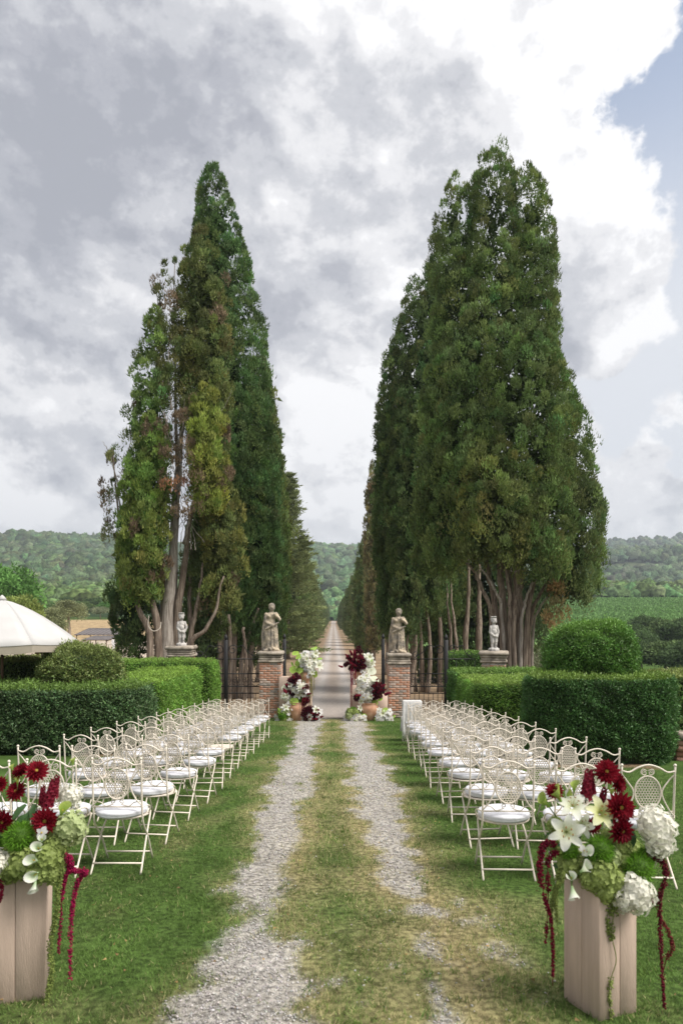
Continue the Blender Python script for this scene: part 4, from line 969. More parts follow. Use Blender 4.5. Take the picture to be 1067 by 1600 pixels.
# ------------------------------------------------------------------ chairs
M_cream = mat('cream_painted_metal', (.70, .625, .53), .45, .06, 14, .08, 120, .45)
M_cushion = mat('white_cotton', (.66, .66, .70), .9, .04, 6, .25, 25, .15, sheen=.2)
M_cloth = mat('white_linen', (.66, .65, .64), .9, .05, 10, .3, 60, .15)
PW, PH, SZ = .19, .90, .435           # half width of the back, height, seat height
def arc(pts): return curve(pts, 20)
def chair_parts():
    """every part of one folding garden chair, as meshes; the sitter faces +Y, the back stands at y = -.17"""
    out = []
    yb = -.17
    for s in (-1, 1):
        b = MB(); x = s * PW
        # back post: straight to the seat, then bends forward to the front foot
        b.tube(arc([(x, yb - .03, PH), (x, yb - .01, .70), (x, yb + .01, .50), (x, yb + .05, .38), (x * .98, .02, .24), (x * .97, .17, .02)]), .0078, 7)
        b.lathe([(.004, 0), (.011, .004), (.012, .012), (.006, .02)], 7, (x, yb - .03, PH - .004))
        out.append(('leg', b.mesh('leg', True), M_cream))
        b = MB()
        b.tube(arc([(x * .90, .15, SZ - .02), (x * .92, .10, .36), (x * .97, -.01, .26), (x * 1.02, -.21, .0)]), .0078, 7); out.append(('leg', b.mesh('leg', True), M_cream))
    for z, y, w in ((.085, -.155, PW * 1.0), (.085, .135, PW * .96)):
        out.append(('stretcher', MB().tube([(-w, y, z), (w, y, z)], .007, 7).mesh('stretcher', True), M_cream))
    out.append(('backrest', MB().tube(arc([(-PW, yb - .028, PH - .035), (-PW * .72, yb - .03, PH - .045), (-PW * .4, yb - .03, PH - .012), (0, yb - .03, PH + .008), (PW * .4, yb - .03, PH - .012), (PW * .72, yb - .03, PH - .045), (PW, yb - .028, PH - .035)]), .0068, 6).mesh('backrest', True), M_cream))
    out.append(('lower_rail', MB().tube([(-PW, yb + .005, .525), (PW, yb + .005, .525)], .006, 6).mesh('lower_rail', True), M_cream))
    cz, rx, rz_ = .705, .093, .118; yo = yb - .012
    for s in (-1, 1):      # brackets bowing from the post to the oval
        b = MB().tube(arc([(s * PW, yb - .025, PH - .06), (s * .150, yo, .79), (s * (rx + .008), yo, cz), (s * .140, yo, .60), (s * PW, yb, .535)]), .0055, 6)
        out.append(('bracket', b.mesh('bracket', True), M_cream))
        sp_ = [(p[0], yo, p[2]) for p in scroll((s * .022, 0, .846), .022, 1.35, math.pi / 2 + .6 * s, -s, n=20)]
        b = MB().tube(sp_, .0042, 5); b.tube(arc([(s * .004, yo, .862), (s * .035, yo, .872), (s * .046, yo, .846), (s * .020, yo, .826)]), .0042, 5)
        out.append(('scroll', b.mesh('scroll', True), M_cream))
        sp2 = [(p[0], yb, p[2]) for p in scroll((s * .03, 0, .566), .020, 1.2, -math.pi / 2, s, n=18)]
        b = MB().tube(sp2, .004, 5); b.tube(arc([(s * .03, yb, .548), (s * .09, yb, .532), (s * .13, yb, .56), (s * PW, yb, .57)]), .0045, 5)
        out.append(('scroll', b.mesh('scroll', True), M_cream))
        b = MB().tube(arc([(s * PW, yb, .52), (s * (PW + .028), yb + .06, .525), (s * (PW + .03), yb + .13, .49), (s * (PW + .005), .0, SZ - .01)]), .006, 6)
        out.append(('arm', b.mesh('arm', True), M_cream))
    # pierced oval panel: rim and a lattice of little rings
    b = MB(); th = np.linspace(0, 2 * math.pi, 41); b.tube(np.stack([rx * np.cos(th), np.full(41, yo), cz + rz_ * np.sin(th)], 1), .0065, 6, cap=False)
    pit = .0205; a = np.arange(10) * 2 * math.pi / 10
    for i in range(-7, 8):
        for j in range(-8, 9):
            u = (i + (j % 2) * .5) * pit; v = j * pit * .87
            if (u / (rx - .004)) ** 2 + (v / (rz_ - .004)) ** 2 > 1: continue
            ro, ri = .0122, .0076
            V = np.concatenate([np.stack([u + r_ * np.cos(a), np.full(10, yo + dy), cz + v + r_ * np.sin(a)], 1) for r_, dy in ((ro, -.0015), (ri, -.0015), (ri, .0015), (ro, .0015))])
            k = np.arange(10); k2 = (k + 1) % 10
            b.add(V, np.concatenate([np.stack([k + o1, k2 + o1, k2 + o2, k + o2], 1) for o1, o2 in ((0, 10), (10, 20), (20, 30), (30, 0))]))
    out.append(('back_panel', b.mesh('back_panel'), M_cream))
    b = MB(); b.lathe([(.02, SZ - .012), (.185, SZ - .013), (.200, SZ - .010), (.204, SZ - .002), (.200, SZ + .004), (.188, SZ + .004), (.02, SZ + .002)], 32, (0, .02, 0)); out.append(('seat', b.mesh('seat', True), M_cream))
    cu = MB().lathe([(.02, SZ + .006), (.17, SZ + .006), (.192, SZ + .012), (.200, SZ + .026), (.198, SZ + .034), (.203, SZ + .042), (.197, SZ + .056), (.17, SZ + .066), (.10, SZ + .070), (.02, SZ + .069)], 32, (0, .02, 0), wob=.012)
    out.append(('cushion', cu.mesh('cushion', True), M_cushion))
    return out
CH = chair_parts()
for nme, me, m in CH: me.materials.append(m)
def place_chair(x, y, rz, label, group, cushion=True):
    t = empty('folding_chair', (x, y, gzf(x, y) + .006), rz); tag(t, label, 'chair', group)
    t.rotation_euler = (R(-1.5), 0, rz)
    par = {}
    for nme, me, m in CH:
        if nme == 'cushion' and not cushion: continue
        o = ob(nme, me, None, par.get({'cushion': 'seat', 'back_panel': 'backrest', 'scroll': 'backrest', 'bracket': 'backrest', 'lower_rail': 'backrest', 'finial': 'leg'}.get(nme), t)); par[nme] = o
        if nme == 'cushion': o.rotation_euler = (R(rc.uniform(-1.2, 1.2)), R(rc.uniform(-1.2, 1.2)), rc.uniform(0, 6.28)); o.scale = (rc.uniform(.95, 1.03), rc.uniform(.95, 1.03), 1); o.location = (rc.uniform(-.008, .008), rc.uniform(-.01, .01), rc.uniform(-.002, .004))
    return t
rc = random.Random(12)
seat_word = ['aisle seat', 'middle seat', 'hedge-side seat']
bank_l, bank_r = 'parasol-side bank', 'globe-bush-side bank'
cloth_at = None
for i in range(12):
    row = ordn[11 - i]
    for j in range(3):
        x = -1.68 - .475 * j + rc.uniform(-.03, .03); y = 5.38 + .925 * i - .03 * j + rc.uniform(-.05, .05)
        bare = (i == 5 and j == 0)
        place_chair(x, y, rc.uniform(-.11, .11) - .04, f"cream metal folding chair{' without a cushion' if bare else ' with white cushion'}, {seat_word[j]}, {row} row from gate, {bank_l}", 'folding chairs of the parasol-side bank', not bare)
for i in range(11):
    row = ordn[10 - i]
    for j in range(3):
        y = 5.22 + .965 * i - .10 * j + rc.uniform(-.03, .03); x = 1.335 + .040 * (y - 5.2) + .47 * j + rc.uniform(-.02, .02)
        place_chair(x, y, rc.uniform(-.11, .11) + .03, f"cream metal folding chair with white cushion, {seat_word[j]}, {row} row from gate, {bank_r}", 'folding chairs of the globe-bush-side bank')
        if i == 10 and j == 0: cloth_at = (x, y)
# cloth thrown over the front chair by the pillar
def chair_cloth(x, y):
    z = gzf(x, y); nu, nv = 26, 34; V = []
    prof = [(-.215, .10), (-.222, .45), (-.215, .80), (-.205, PH + .008), (-.19, PH + .02), (-.175, PH + .012), (-.145, .75), (-.11, .52), (.0, .515), (.12, .515), (.225, .51), (.235, .42), (.24, .18)]
    pr_ = curve([(p[0], p[1], 0) for p in prof], nv)
    for a in range(len(pr_)):
        for k in range(nu):
            u = k / (nu - 1) * 2 - 1; hang = pr_[a][1]; fold = .012 * math.sin(u * 17 + a * .25) * min(1, abs(hang - PH) * 3)
            wid = .215 + .012 * math.sin(a * .8); drop = -.05 * max(0, abs(u) - .86) * (8 if hang > .5 else 1)
            V.append((u * wid, pr_[a][0] + fold, hang + drop + .014 * math.sin(u * 9) * (a in (0, 1))))
    n = len(pr_); Q = [[a * nu + k, a * nu + k + 1, (a + 1) * nu + k + 1, (a + 1) * nu + k] for a in range(n - 1) for k in range(nu - 1)]
    me = MB().add(V, Q).mesh('chair_cloth', True); o = ob('chair_cloth', me, M_cloth, None, (x, y, z + .006)); so = o.modifiers.new('thick', 'SOLIDIFY'); so.thickness = .004
    tag(o, 'white cloth draped over the aisle chair next to the gate pillar', 'cloth')
chair_cloth(*cloth_at)

# ------------------------------------------------------------------ flowers: petal by petal, shared between the arrangements
M_petal = mat('petal', (1, 1, 1), .6, .08, 30, 0, 60, .25, attr=True, trans=.38)
M_fleaf = mat('flower_leaf', (1, 1, 1), .5, .15, 12, 0, 60, .35, attr=True, trans=.25)
def petal(b, org, out, up, L, W, curl, cup, col, col2=None, nseg=5, tip=.35):
    """a curved petal: out = direction along the ground of the flower, curl bends it down (+) or up (-)"""
    org = np.array(org, float); out = unit(np.array(out, float)); up = unit(np.array(up, float)); side = unit(np.cross(up, out)); V = []; C = []
    p = org.copy(); a = 0.0
    for k in range(nseg + 1):
        t = k / nseg; w = W * (math.sin(math.pi * min(1, t * .82 + .12)) ** .8) * (1 if t < 1 else tip)
        d = out * math.cos(a) - up * math.sin(a); n_ = up * math.cos(a) + out * math.sin(a)
        for s in (-1, 0, 1): V.append(p + side * s * w / 2 + n_ * cup * W * (abs(s) - .5)); C.append(np.array(col) * (1 - t) + np.array(col2 if col2 is not None else col) * t)
        p = p + d * L / nseg; a += curl / nseg
    Q = [[k * 3 + s, k * 3 + s + 1, k * 3 + s + 4, k * 3 + s + 3] for k in range(nseg) for s in (0, 1)]
    b.add(np.array(V), Q, col=np.array(C))
def frame(axis):
    a = unit(np.array(axis, float)); u = unit(np.cross(a, [.3, .9, .2])); return a, u, np.cross(a, u)
def m_dahlia(c0, c1, eye=(.55, .42, .08), n=(16, 16, 14, 12, 9, 6), seed=1):
    """unit radius, faces +Z"""
    r = random.Random(seed); b = MB(); z = np.array((0, 0, 1.0))
    for k, cnt in enumerate(n):
        f = k / (len(n) - 1); el = -.18 + f * 1.15; L = 1.0 - .52 * f
        for j in range(cnt):
            a = 2 * math.pi * (j + .5 * (k % 2) + r.uniform(-.12, .12)) / cnt; h = np.array((math.cos(a), math.sin(a), 0)); o = h * math.cos(el) + z * math.sin(el); u = z * math.cos(el) - h * math.sin(el)
            t = r.uniform(.75, 1.25); petal(b, h * .06 + z * (.10 + .10 * f), o, u, L * r.uniform(.92, 1.05), .30 - .06 * f, -.5 + .2 * f, .22, np.array(c0) * t, np.array(c1) * t, 4)
    b.lathe([(.03, .16), (.16, .20), (.13, .30), (.03, .33)], 9, col=eye)
    b.lathe([(.02, -.22), (.2, -.1), (.22, .05), (.02, .1)], 8, col=(.05, .10, .03))
    return b.mesh('dahlia', False, True)
def m_hydrangea(c, n=130, seed=2, sz=.30, spread=.22):
    r = random.Random(seed); b = MB()
    for k in range(n):
        zz = 1 - 2 * (k + .5) / n * .82; ph = k * 2.39996; q = math.sqrt(max(0, 1 - zz * zz)); d = np.array((q * math.cos(ph), q * math.sin(ph), zz * .92)); rad = r.uniform(.80, 1.08) * (1 + .10 * math.sin(5 * d[0] + seed) * math.cos(4 * d[1]))
        a, u, v = frame(d + np.array([r.uniform(-.55, .55) for _ in range(3)])); t = r.uniform(.9, 1.1); a0 = r.uniform(0, 1.6)
        for j in range(4):
            ang = a0 + j * math.pi / 2; o = u * math.cos(ang) + v * math.sin(ang)
            petal(b, d * rad, o + a * .25, a, sz * .62, sz * .60, .5, .12, np.array(c) * t * .92, np.array(c) * t, 2, .55)
    prof = [(max(.02, .84 * math.cos(x)), .80 * math.sin(x)) for x in np.linspace(-1.4, 1.5, 9)]
    b.lathe(prof, 14, col=np.array(c) * .8)
    return b.mesh('hydrangea_head', False, True)
def m_fluff(c, n=1100, seed=3):
    """a ball of fine green filaments"""
    r = np.random.default_rng(seed); b = MB(); d = unit(r.normal(size=(n, 3))); d[:, 2] = d[:, 2] * .9
    V, T = leaf_tris(d * .62, unit(d + r.normal(size=(n, 3)) * .28), r.uniform(.28, .46, n), .07, r); b.add(V, T=T, col=np.repeat(np.array(c) * r.uniform(.55, 1.35, (n, 1)), 3, 0))
    prof = [(max(.02, .72 * math.cos(x)), .68 * math.sin(x)) for x in np.linspace(-1.5, 1.5, 9)]; b.lathe(prof, 14, col=np.array(c) * .45)
    return b.mesh('green_pompom', False, True)
def m_lily(c=(.86, .86, .84), thr=(.72, .75, .50), seed=4):
    r = random.Random(seed); b = MB(); z = np.array((0, 0, 1.0))
    for j in range(6):
        a = j * math.pi / 3; h = np.array((math.cos(a), math.sin(a), 0)); el = .95; o = h * math.cos(el) + z * math.sin(el); u = z * math.cos(el) - h * math.sin(el)
        petal(b, h * .05, o, -u, 1.15 * r.uniform(.92, 1.06), .58 if j % 2 else .46, -1.5, -.14, np.array(thr), np.array(c), 8, .2)
    for j in range(6):
        a = j * math.pi / 3 + .4; e = np.array((.28 * math.cos(a), .28 * math.sin(a), .78)); b.tube([(0, 0, .05), e * .6, e], .014, 4, col=(.55, .60, .25)); b.tube([e - [.06, 0, 0], e + [.06, 0, 0]], .03, 4, col=(.40, .18, .04))
    return b.mesh('lily', False, True)
def m_calla(c=(.80, .79, .73)):
    b = MB(); V = []; C = []; nu, nv = 14, 9
    for k in range(nv):
        t = k / (nv - 1); rr = .10 + .36 * t ** 1.8
        for j in range(nu):
            a = -2.75 + 5.5 * j / (nu - 1); lip = .42 * t ** 2 * math.cos(a / 2) ** 2
            V.append((rr * math.sin(a), -rr * math.cos(a) - .3 * lip, t * .95 + lip)); C.append(np.array(c) * (.75 + .25 * t) * np.array((1 - .35 * (1 - t), 1, 1 - .5 * (1 - t))))
    b.add(V, [[k * nu + j, k * nu + j + 1, (k + 1) * nu + j + 1, (k + 1) * nu + j] for k in range(nv - 1) for j in range(nu - 1)], col=np.array(C))
    b.tube([(0, 0, .1), (0, -.02, .75)], [.05, .03], 6, col=(.65, .45, .05)); b.tube([(0, .1, -1.0), (0, .03, -.4), (0, 0, .05)], .06, 6, col=(.14, .22, .06))
    return b.mesh('calla', False, True)
def m_spike(c0, c1, n=46, seed=5):
    r = random.Random(seed); b = MB(); b.tube([(0, 0, 0), (.03, 0, 1), (0, 0, 2)], [.035, .03, .015], 5, col=(.10, .12, .05))
    for k in range(n):
        t = k / n; a = k * 2.4; h = np.array((math.cos(a), math.sin(a), .15)); o = np.array((0, 0, .3 + 1.65 * t)) + h * .08; s = (.34 - .17 * t)
        tt = r.uniform(.6, 1.3); ax, u, v = frame(h)
        for j in range(4): g = j * 1.57 + r.random(); petal(b, o + h * s * .3, u * math.cos(g) + v * math.sin(g) + ax * .5, ax, s * .8, s * .75, .3, .15, np.array(c0) * tt, np.array(c1) * tt, 2, .5)
    return b.mesh('flower_spike', False, True)
def m_leaf(c):
    b = MB(); petal(b, (0, 0, 0), (1, 0, .25), (-.2, 0, 1), 1.0, .36, .8, .16, c, np.array(c) * 1.15, 7, .08); return b.mesh('leaf', False, True)
def m_orchid(c=(.80, .79, .78)):
    b = MB(); z = np.array((0, 0, 1.0))
    for a, L, W in ((0, 1, .85), (math.pi, 1, .85), (1.57, .9, .6), (3.9, .9, .55), (5.5, .9, .55)):
        h = np.array((math.cos(a), math.sin(a), .1)); petal(b, (0, 0, 0), h, z, L, W, .35, .06, np.array(c) * .92, c, 4, .5)
    b.lathe([(.03, .02), (.15, .06), (.12, .2), (.02, .26)], 7, col=(.6, .45, .12)); return b.mesh('orchid', False, True)
def m_anthurium(c=(.72, .76, .60)):
    b = MB(); V = []; C = []
    for k in range(18):
        a = 2 * math.pi * k / 18; rr = 1 - .35 * math.cos(a) ** 8 * (math.cos(a) > 0) ; V.append((rr * math.cos(a) * .95 - .2, rr * math.sin(a), .12 * math.cos(2 * a) + .1)); C.append(c)
    V.append((0, 0, -.02)); C.append(np.array(c) * .9)
    b.add(V, T=[[k, (k + 1) % 18, 18] for k in range(18)], col=np.array(C)); b.tube([(.1, 0, 0), (-.15, 0, .45)], [.07, .04], 6, col=(.65, .6, .3)); return b.mesh('anthurium', False, True)
FL = dict(dahlia2=m_dahlia((.10, .003, .010), (.22, .008, .02), n=(14, 15, 13, 12, 10, 8, 5), seed=17), dahlia=m_dahlia((.13, .004, .012), (.30, .012, .028)), plum=m_dahlia((.045, .006, .012), (.11, .015, .03), n=(12, 11, 9, 7), seed=8), whitehyd=m_hydrangea((.92, .90, .80)), greenhyd=m_hydrangea((.34, .42, .13), seed=6), palehyd=m_hydrangea((.52, .60, .30), seed=7, sz=.33),
          fluff=m_fluff((.17, .36, .035)), lily=m_lily(), lily2=m_lily((.78, .78, .56), (.66, .70, .24), 9), calla=m_calla(), spike=m_spike((.22, .008, .03), (.34, .03, .06)), spikepink=m_spike((.34, .02, .07), (.42, .05, .10), seed=9),
          leaf=m_leaf((.045, .10, .03)), lime=m_leaf((.25, .40, .06)), orchid=m_orchid(), anthurium=m_anthurium(), limeanth=m_anthurium((.42, .62, .12)), bud=m_calla((.40, .48, .12)))
KIND = dict(dahlia='dahlia', dahlia2='dahlia', plum='dahlia', whitehyd='hydrangea_head', greenhyd='hydrangea_head', palehyd='hydrangea_head', fluff='green_pompom', lily='lily', lily2='lily', calla='calla', spike='flower_spike', spikepink='flower_spike', leaf='leaf', lime='leaf', orchid='orchid', anthurium='anthurium', limeanth='anthurium', bud='bud')
for k, m in FL.items(): m.materials.append(M_fleaf if k in ('leaf', 'lime', 'bud') else M_petal)
def flower(root, key, p, s, axis, roll=0.0, depth=0):
    o = bpy.data.objects.new(KIND[key], FL[key]); q = Vector(axis).to_track_quat('Z', 'Y')
    o.rotation_mode = 'QUATERNION'; o.rotation_quaternion = q @ Matrix.Rotation(roll, 4, 'Z').to_quaternion(); o.scale = (s, s, s); o.location = Vector(p) - root.location
    return link(o, root)
def amaranth(root, pts, r0, r1, col, seed, gapy=0.0, name='amaranth_tassel'):
    """hanging tassel: a cord beaded with small knobbly flower clusters"""
    r = np.random.default_rng(seed); P = curve(pts, 64) - np.array(tuple(root.location)); b = MB(); n = len(P); b.tube(P, .0022, 4, col=np.array(col) * .8)
    base = np.array([(1, 0, 0), (-1, 0, 0), (0, 1, 0), (0, -1, 0), (0, 0, 1), (0, 0, -1)], float); F = np.array([(0, 2, 4), (2, 1, 4), (1, 3, 4), (3, 0, 4), (2, 0, 5), (1, 2, 5), (3, 1, 5), (0, 3, 5)])
    L = np.linalg.norm(np.diff(P, axis=0), axis=1).sum(); m = int(L / .0007)
    t = r.random(m); rad = 1.35 * (r0 + (r1 - r0) * t) * (.65 + .7 * fbm(t * 14 + seed, t * 0 + 1.3, 2))
    keep = fbm(t * 9 + seed * 3, t * 0 + 7.1, 2) > gapy; t, rad = t[keep], rad[keep]; m = len(t)
    c = np.stack([np.interp(t * (n - 1), np.arange(n), P[:, k]) for k in range(3)], 1) + unit(r.normal(size=(m, 3))) * rad[:, None] * r.uniform(.5, 1, (m, 1))
    V = (base[None] * r.uniform(.0024, .0052, (m, 1, 1)) * (1 + 14 * (r0 - .008 if r0 > .008 else 0)) + c[:, None, :]).reshape(-1, 3)
    b.add(V, T=(F[None] + 6 * np.arange(m)[:, None, None]).reshape(-1, 3), col=np.repeat(np.array(col) * r.uniform(.55, 1.35, (m, 1)), 6, 0))
    return b.build(name, M_petal, root, col=True)
M_wood = mat('blush_painted_wood', (.52, .40, .325), .85, .07, 3.0, .35, 30, .15, stretch=(10, 10, .9), detail=9)
def pedestal(cx, cy, w, h, rz, label, planks, flare=0.0):
    g = gzf(cx, cy); t = empty('flower_pedestal', (cx, cy, g), rz); tag(t, label, 'pedestal', 'tall wooden flower pedestals'); r = random.Random(planks)
    MB().box((-w / 2 + .012, -w / 2 + .012, 0), (w / 2 - .012, w / 2 - .012, h - .03), taper=1 + flare).build('inner_box', M_wood, t)
    for f in range(4):
        ca, sa = math.cos(f * math.pi / 2), math.sin(f * math.pi / 2); x = -w / 2
        cuts = sorted([0] + [k / planks + r.uniform(-.05, .05) for k in range(1, planks)] + [1])
        for a, b in zip(cuts, cuts[1:]):
            m = MB().box((x + a * w + .0012, -w / 2 - .001 + r.uniform(0, .002), 0), (x + b * w - .0012, -w / 2 + .013, h), bev=.0015)
            V = np.concatenate(m.V); k = 1 + flare * V[:, 2] / h; V[:, 0] *= k; V[:, 1] *= k
            V = np.stack([V[:, 0] * ca - V[:, 1] * sa, V[:, 0] * sa + V[:, 1] * ca, V[:, 2]], 1); m.V = [V]; m.build('plank', M_wood, t)
    return t
BURG = (.20, .006, .028); MAG = (.36, .010, .075); GRN = (.27, .34, .09)
# pedestal and arrangement on the globe bush side
DR = 3.16
pedR = pedestal(at(936, 1500, DR + .02).x, DR + .02, .226, .655, R(24), 'blush wooden plank pedestal under the flowers with the large white hydrangeas', 2)
def arrangement(name, x, y, z, label, group): 
    t = empty(name, (x, y, z)); return tag(t, label, 'flowers', group)
arR = arrangement('flower_arrangement', pedR.location.x, DR + .02, pedR.location.z + .64, 'burgundy, white and lime flower arrangement with white lilies, on plank pedestal', 'tall flower arrangements at the aisle end')
def F(root, d0, key, px, py, rpx, dd=0, ax=None, roll=0.0):
    d = d0 + dd; p = at(px, py, d)
    if ax is None:
        c = root.location; v = Vector((p.x - c.x, p.y - c.y - .12, p.z - c.z + .02)); ax = v.normalized() + Vector((0, -.55, .25))
    return flower(root, key, p, rpx * d / FPX, ax, roll)
rf = random.Random(3)
for key, px, py, r_, dd, ax in (
    ('dahlia', 947, 1207, 21, .02, (-.2, -.8, .5)), ('dahlia2', 963, 1224, 18, .05, (.5, -.6, .2)), ('dahlia', 967, 1261, 25, -.03, (.1, -1, .15)), ('dahlia2', 969, 1297, 22, -.06, (.2, -1, -.05)), ('dahlia', 866, 1237, 15, .02, (-.3, -.6, .6)), ('dahlia', 925, 1290, 14, .08, (0, -1, .2)),
    ('spike', 914, 1255, 27, .03, (.05, -.12, 1)), ('spike', 924, 1245, 22, .06, (-.1, -.1, 1)), ('spike', 934, 1268, 20, .05, (.25, -.1, 1)),
    ('lily', 884, 1300, 29, -.06, (-.25, -1, .25)), ('lily', 893, 1262, 26, .0, (-.1, -.7, .7)), ('lily2', 936, 1272, 27, -.02, (.15, -.85, .55)), ('lily', 905, 1290, 22, .02, (.2, -.9, .4)),
    ('calla', 911, 1333, 16, -.10, (.2, -.9, .5)), ('calla', 907, 1362, 19, -.12, (.3, -.6, .6)), ('calla', 893, 1375, 17, -.12, (-.3, -.6, .6)), ('calla', 893, 1385, 19, -.14, (-.1, -.8, -.6)), ('orchid', 912, 1329, 10, -.12, (0, -1, .1)),
    ('whitehyd', 1022, 1292, 31, -.02, (.7, -.6, .3)), ('whitehyd', 1028, 1316, 24, -.03, (.8, -.6, -.1)), ('whitehyd', 991, 1397, 29, -.12, (.2, -1, -.2)), ('whitehyd', 975, 1407, 18, -.12, (-.1, -1, -.3)),
    ('fluff', 936, 1328, 25, -.06, None), ('fluff', 996, 1357, 29, -.06, None), ('fluff', 888, 1330, 17, .0, None), ('fluff', 1008, 1340, 18, .02, None),
    ('greenhyd', 941, 1367, 24, -.10, None), ('greenhyd', 958, 1378, 21, -.09, None), ('greenhyd', 922, 1375, 17, -.09, None), ('greenhyd', 968, 1320, 18, .0, None), ('greenhyd', 951, 1310, 17, .02, None), ('greenhyd', 872, 1318, 18, .03, None), ('greenhyd', 868, 1290, 14, .05, None), ('greenhyd', 890, 1352, 20, .0, None), ('greenhyd', 945, 1394, 16, -.12, None), ('greenhyd', 975, 1345, 18, -.02, None), ('palehyd', 955, 1340, 16, -.04, None),
    ('greenhyd', 930, 1345, 24, .16, None), ('greenhyd', 965, 1350, 24, .16, None), ('greenhyd', 900, 1340, 22, .18, None), ('greenhyd', 985, 1330, 20, .2, None),
    ('bud', 876, 1252, 20, .0, (-.5, -.1, .8)), ('bud', 858, 1262, 18, .02, (-.6, -.1, .7)), ('bud', 896, 1238, 14, .02, (.0, -.2, 1)), ('bud', 882, 1246, 12, .02, (.6, -.2, .6)), ('bud', 955, 1245, 10, .02, (0, 0, 1))):
    F(arR, DR, key, px, py, r_, dd, ax, rf.uniform(0, 6))
for k in range(26):
    a = rf.uniform(0, 6.28); F(arR, DR, 'leaf', 925 + 62 * math.cos(a) * rf.uniform(.5, 1), 1322 + 55 * math.sin(a) * rf.uniform(.5, 1), rf.uniform(20, 34), rf.uniform(-.06, .1), (math.cos(a) * .3, -.7, .5), a + rf.uniform(-1, 1))
A_ = lambda px, py, dd=0, d0=DR: at(px, py, d0 + dd)
amaranth(arR, (A_(868, 1318), A_(850, 1320, -.05), A_(843, 1355, -.06), A_(850, 1400, -.06), A_(862, 1450, -.06), A_(863, 1540, -.05)), .017, .005, BURG, 1, .33)
amaranth(arR, (A_(872, 1330), A_(856, 1345, -.05), A_(856, 1400, -.05), A_(852, 1475, -.05)), .014, .007, BURG, 2, .42)
amaranth(arR, (A_(880, 1350), A_(868, 1380, -.05), A_(860, 1440, -.05), A_(866, 1500, -.05)), .011, .008, GRN, 3, .3)
amaranth(arR, (A_(885, 1352), A_(878, 1370, -.07), A_(868, 1400, -.07), A_(872, 1470, -.06)), .013, .006, GRN, 13, .25)
amaranth(arR, (A_(1000, 1335), A_(1030, 1342, -.04), A_(1040, 1370, -.05), A_(1030, 1405, -.05), A_(1032, 1480, -.05), A_(1037, 1575, -.05)), .016, .006, (.17, .012, .028), 4, .30)
amaranth(arR, (A_(1018, 1405, -.04), A_(1030, 1430, -.05), A_(1050, 1475, -.05), A_(1040, 1500, -.05), A_(1033, 1530, -.05)), .007, .012, (.20, .03, .03), 5, .36)
amaranth(arR, (A_(950, 1395, -.1), A_(958, 1420, -.11), A_(955, 1460, -.11), A_(962, 1500, -.11), A_(952, 1540, -.11), A_(954, 1600, -.11), A_(952, 1625, -.1)), .017, .012, GRN, 6, .42)
amaranth(arR, (A_(955, 1400, -.1), A_(948, 1430, -.11), A_(950, 1460, -.11)), .017, .010, GRN, 7, .4)
# pedestal and arrangement on the parasol side
DL = 3.25
pedL = pedestal(at(8, 1500, DL + .12).x, DL + .12, .40, .625, R(19), 'blush wooden plank pedestal under the flowers with the magenta tassels', 3, .06)
arL = arrangement('flower_arrangement', pedL.location.x, DL + .12, pedL.location.z + .61, 'burgundy and lime flower arrangement with magenta hanging tassels, on plank pedestal', 'tall flower arrangements at the aisle end')
for key, px, py, r_, dd, ax in (
    ('dahlia', 58, 1206, 19, .0, (.3, -.7, .6)), ('dahlia2', 34, 1206, 16, .02, (-.3, -.5, .7)), ('dahlia', 27, 1237, 17, .0, (-.1, -.8, .5)), ('dahlia', 72, 1282, 22, -.05, (.1, -1, .1)), ('dahlia2', 7, 1284, 19, -.05, (-.1, -1, .1)), ('dahlia', 0, 1226, 14, .0, (0, -.8, .4)), ('plum', 54, 1275, 10, .02, (0, -1, .2)),
    ('spike', 74, 1265, 26, .0, (.28, -.1, 1)), ('spike', 84, 1250, 20, .02, (.2, -.1, 1)), ('spike', 66, 1262, 18, .03, (.1, -.1, 1)),
    ('whitehyd', 110, 1244, 19, .08, (.5, -.5, .5)), ('palehyd', 111, 1293, 24, -.02, (.6, -.8, .2)), ('fluff', 31, 1306, 27, -.06, None), ('fluff', -12, 1322, 20, -.04, None), ('whitehyd', -6, 1350, 22, -.1, (0, -1, 0)),
    ('greenhyd', 36, 1350, 24, -.09, None), ('greenhyd', 78, 1340, 24, -.07, None), ('greenhyd', 88, 1322, 20, -.04, None), ('greenhyd', 16, 1360, 20, -.08, None), ('greenhyd', 62, 1362, 19, -.09, None), ('greenhyd', 82, 1365, 16, -.08, None), ('greenhyd', 60, 1310, 20, .0, None), ('greenhyd', 20, 1330, 20, .12, None), ('greenhyd', 60, 1330, 26, .14, None), ('greenhyd', 90, 1300, 20, .12, None), ('greenhyd', 10, 1300, 20, .14, None),
    ('orchid', 66, 1301, 11, -.1, (0, -1, .2)), ('calla', 62, 1327, 17, -.12, (.2, -.8, .5)), ('calla', 60, 1345, 18, -.13, (-.2, -.8, .4)), ('calla', 60, 1364, 19, -.14, (0, -.9, .1)), ('calla', 57, 1375, 15, -.14, (0, -.6, -.9)), ('calla', 66, 1315, 14, -.1, (.3, -.7, .7)),
    ('bud', 20, 1206, 9, .02, (-.2, 0, 1)), ('bud', 114, 1196, 9, .06, (0, 0, 1)), ('bud', 28, 1226, 9, -.02, (0, 0, 1)), ('bud', 95, 1275, 18, -.02, (.4, -.3, .8))):
    F(arL, DL, key, px, py, r_, dd, ax, rf.uniform(0, 6))
for k in range(22):
    a = rf.uniform(0, 6.28); F(arL, DL, 'leaf', 48 + 52 * math.cos(a) * rf.uniform(.5, 1), 1300 + 50 * math.sin(a) * rf.uniform(.5, 1), rf.uniform(18, 30), rf.uniform(-.04, .1), (math.cos(a) * .3, -.7, .5), a + rf.uniform(-1, 1))
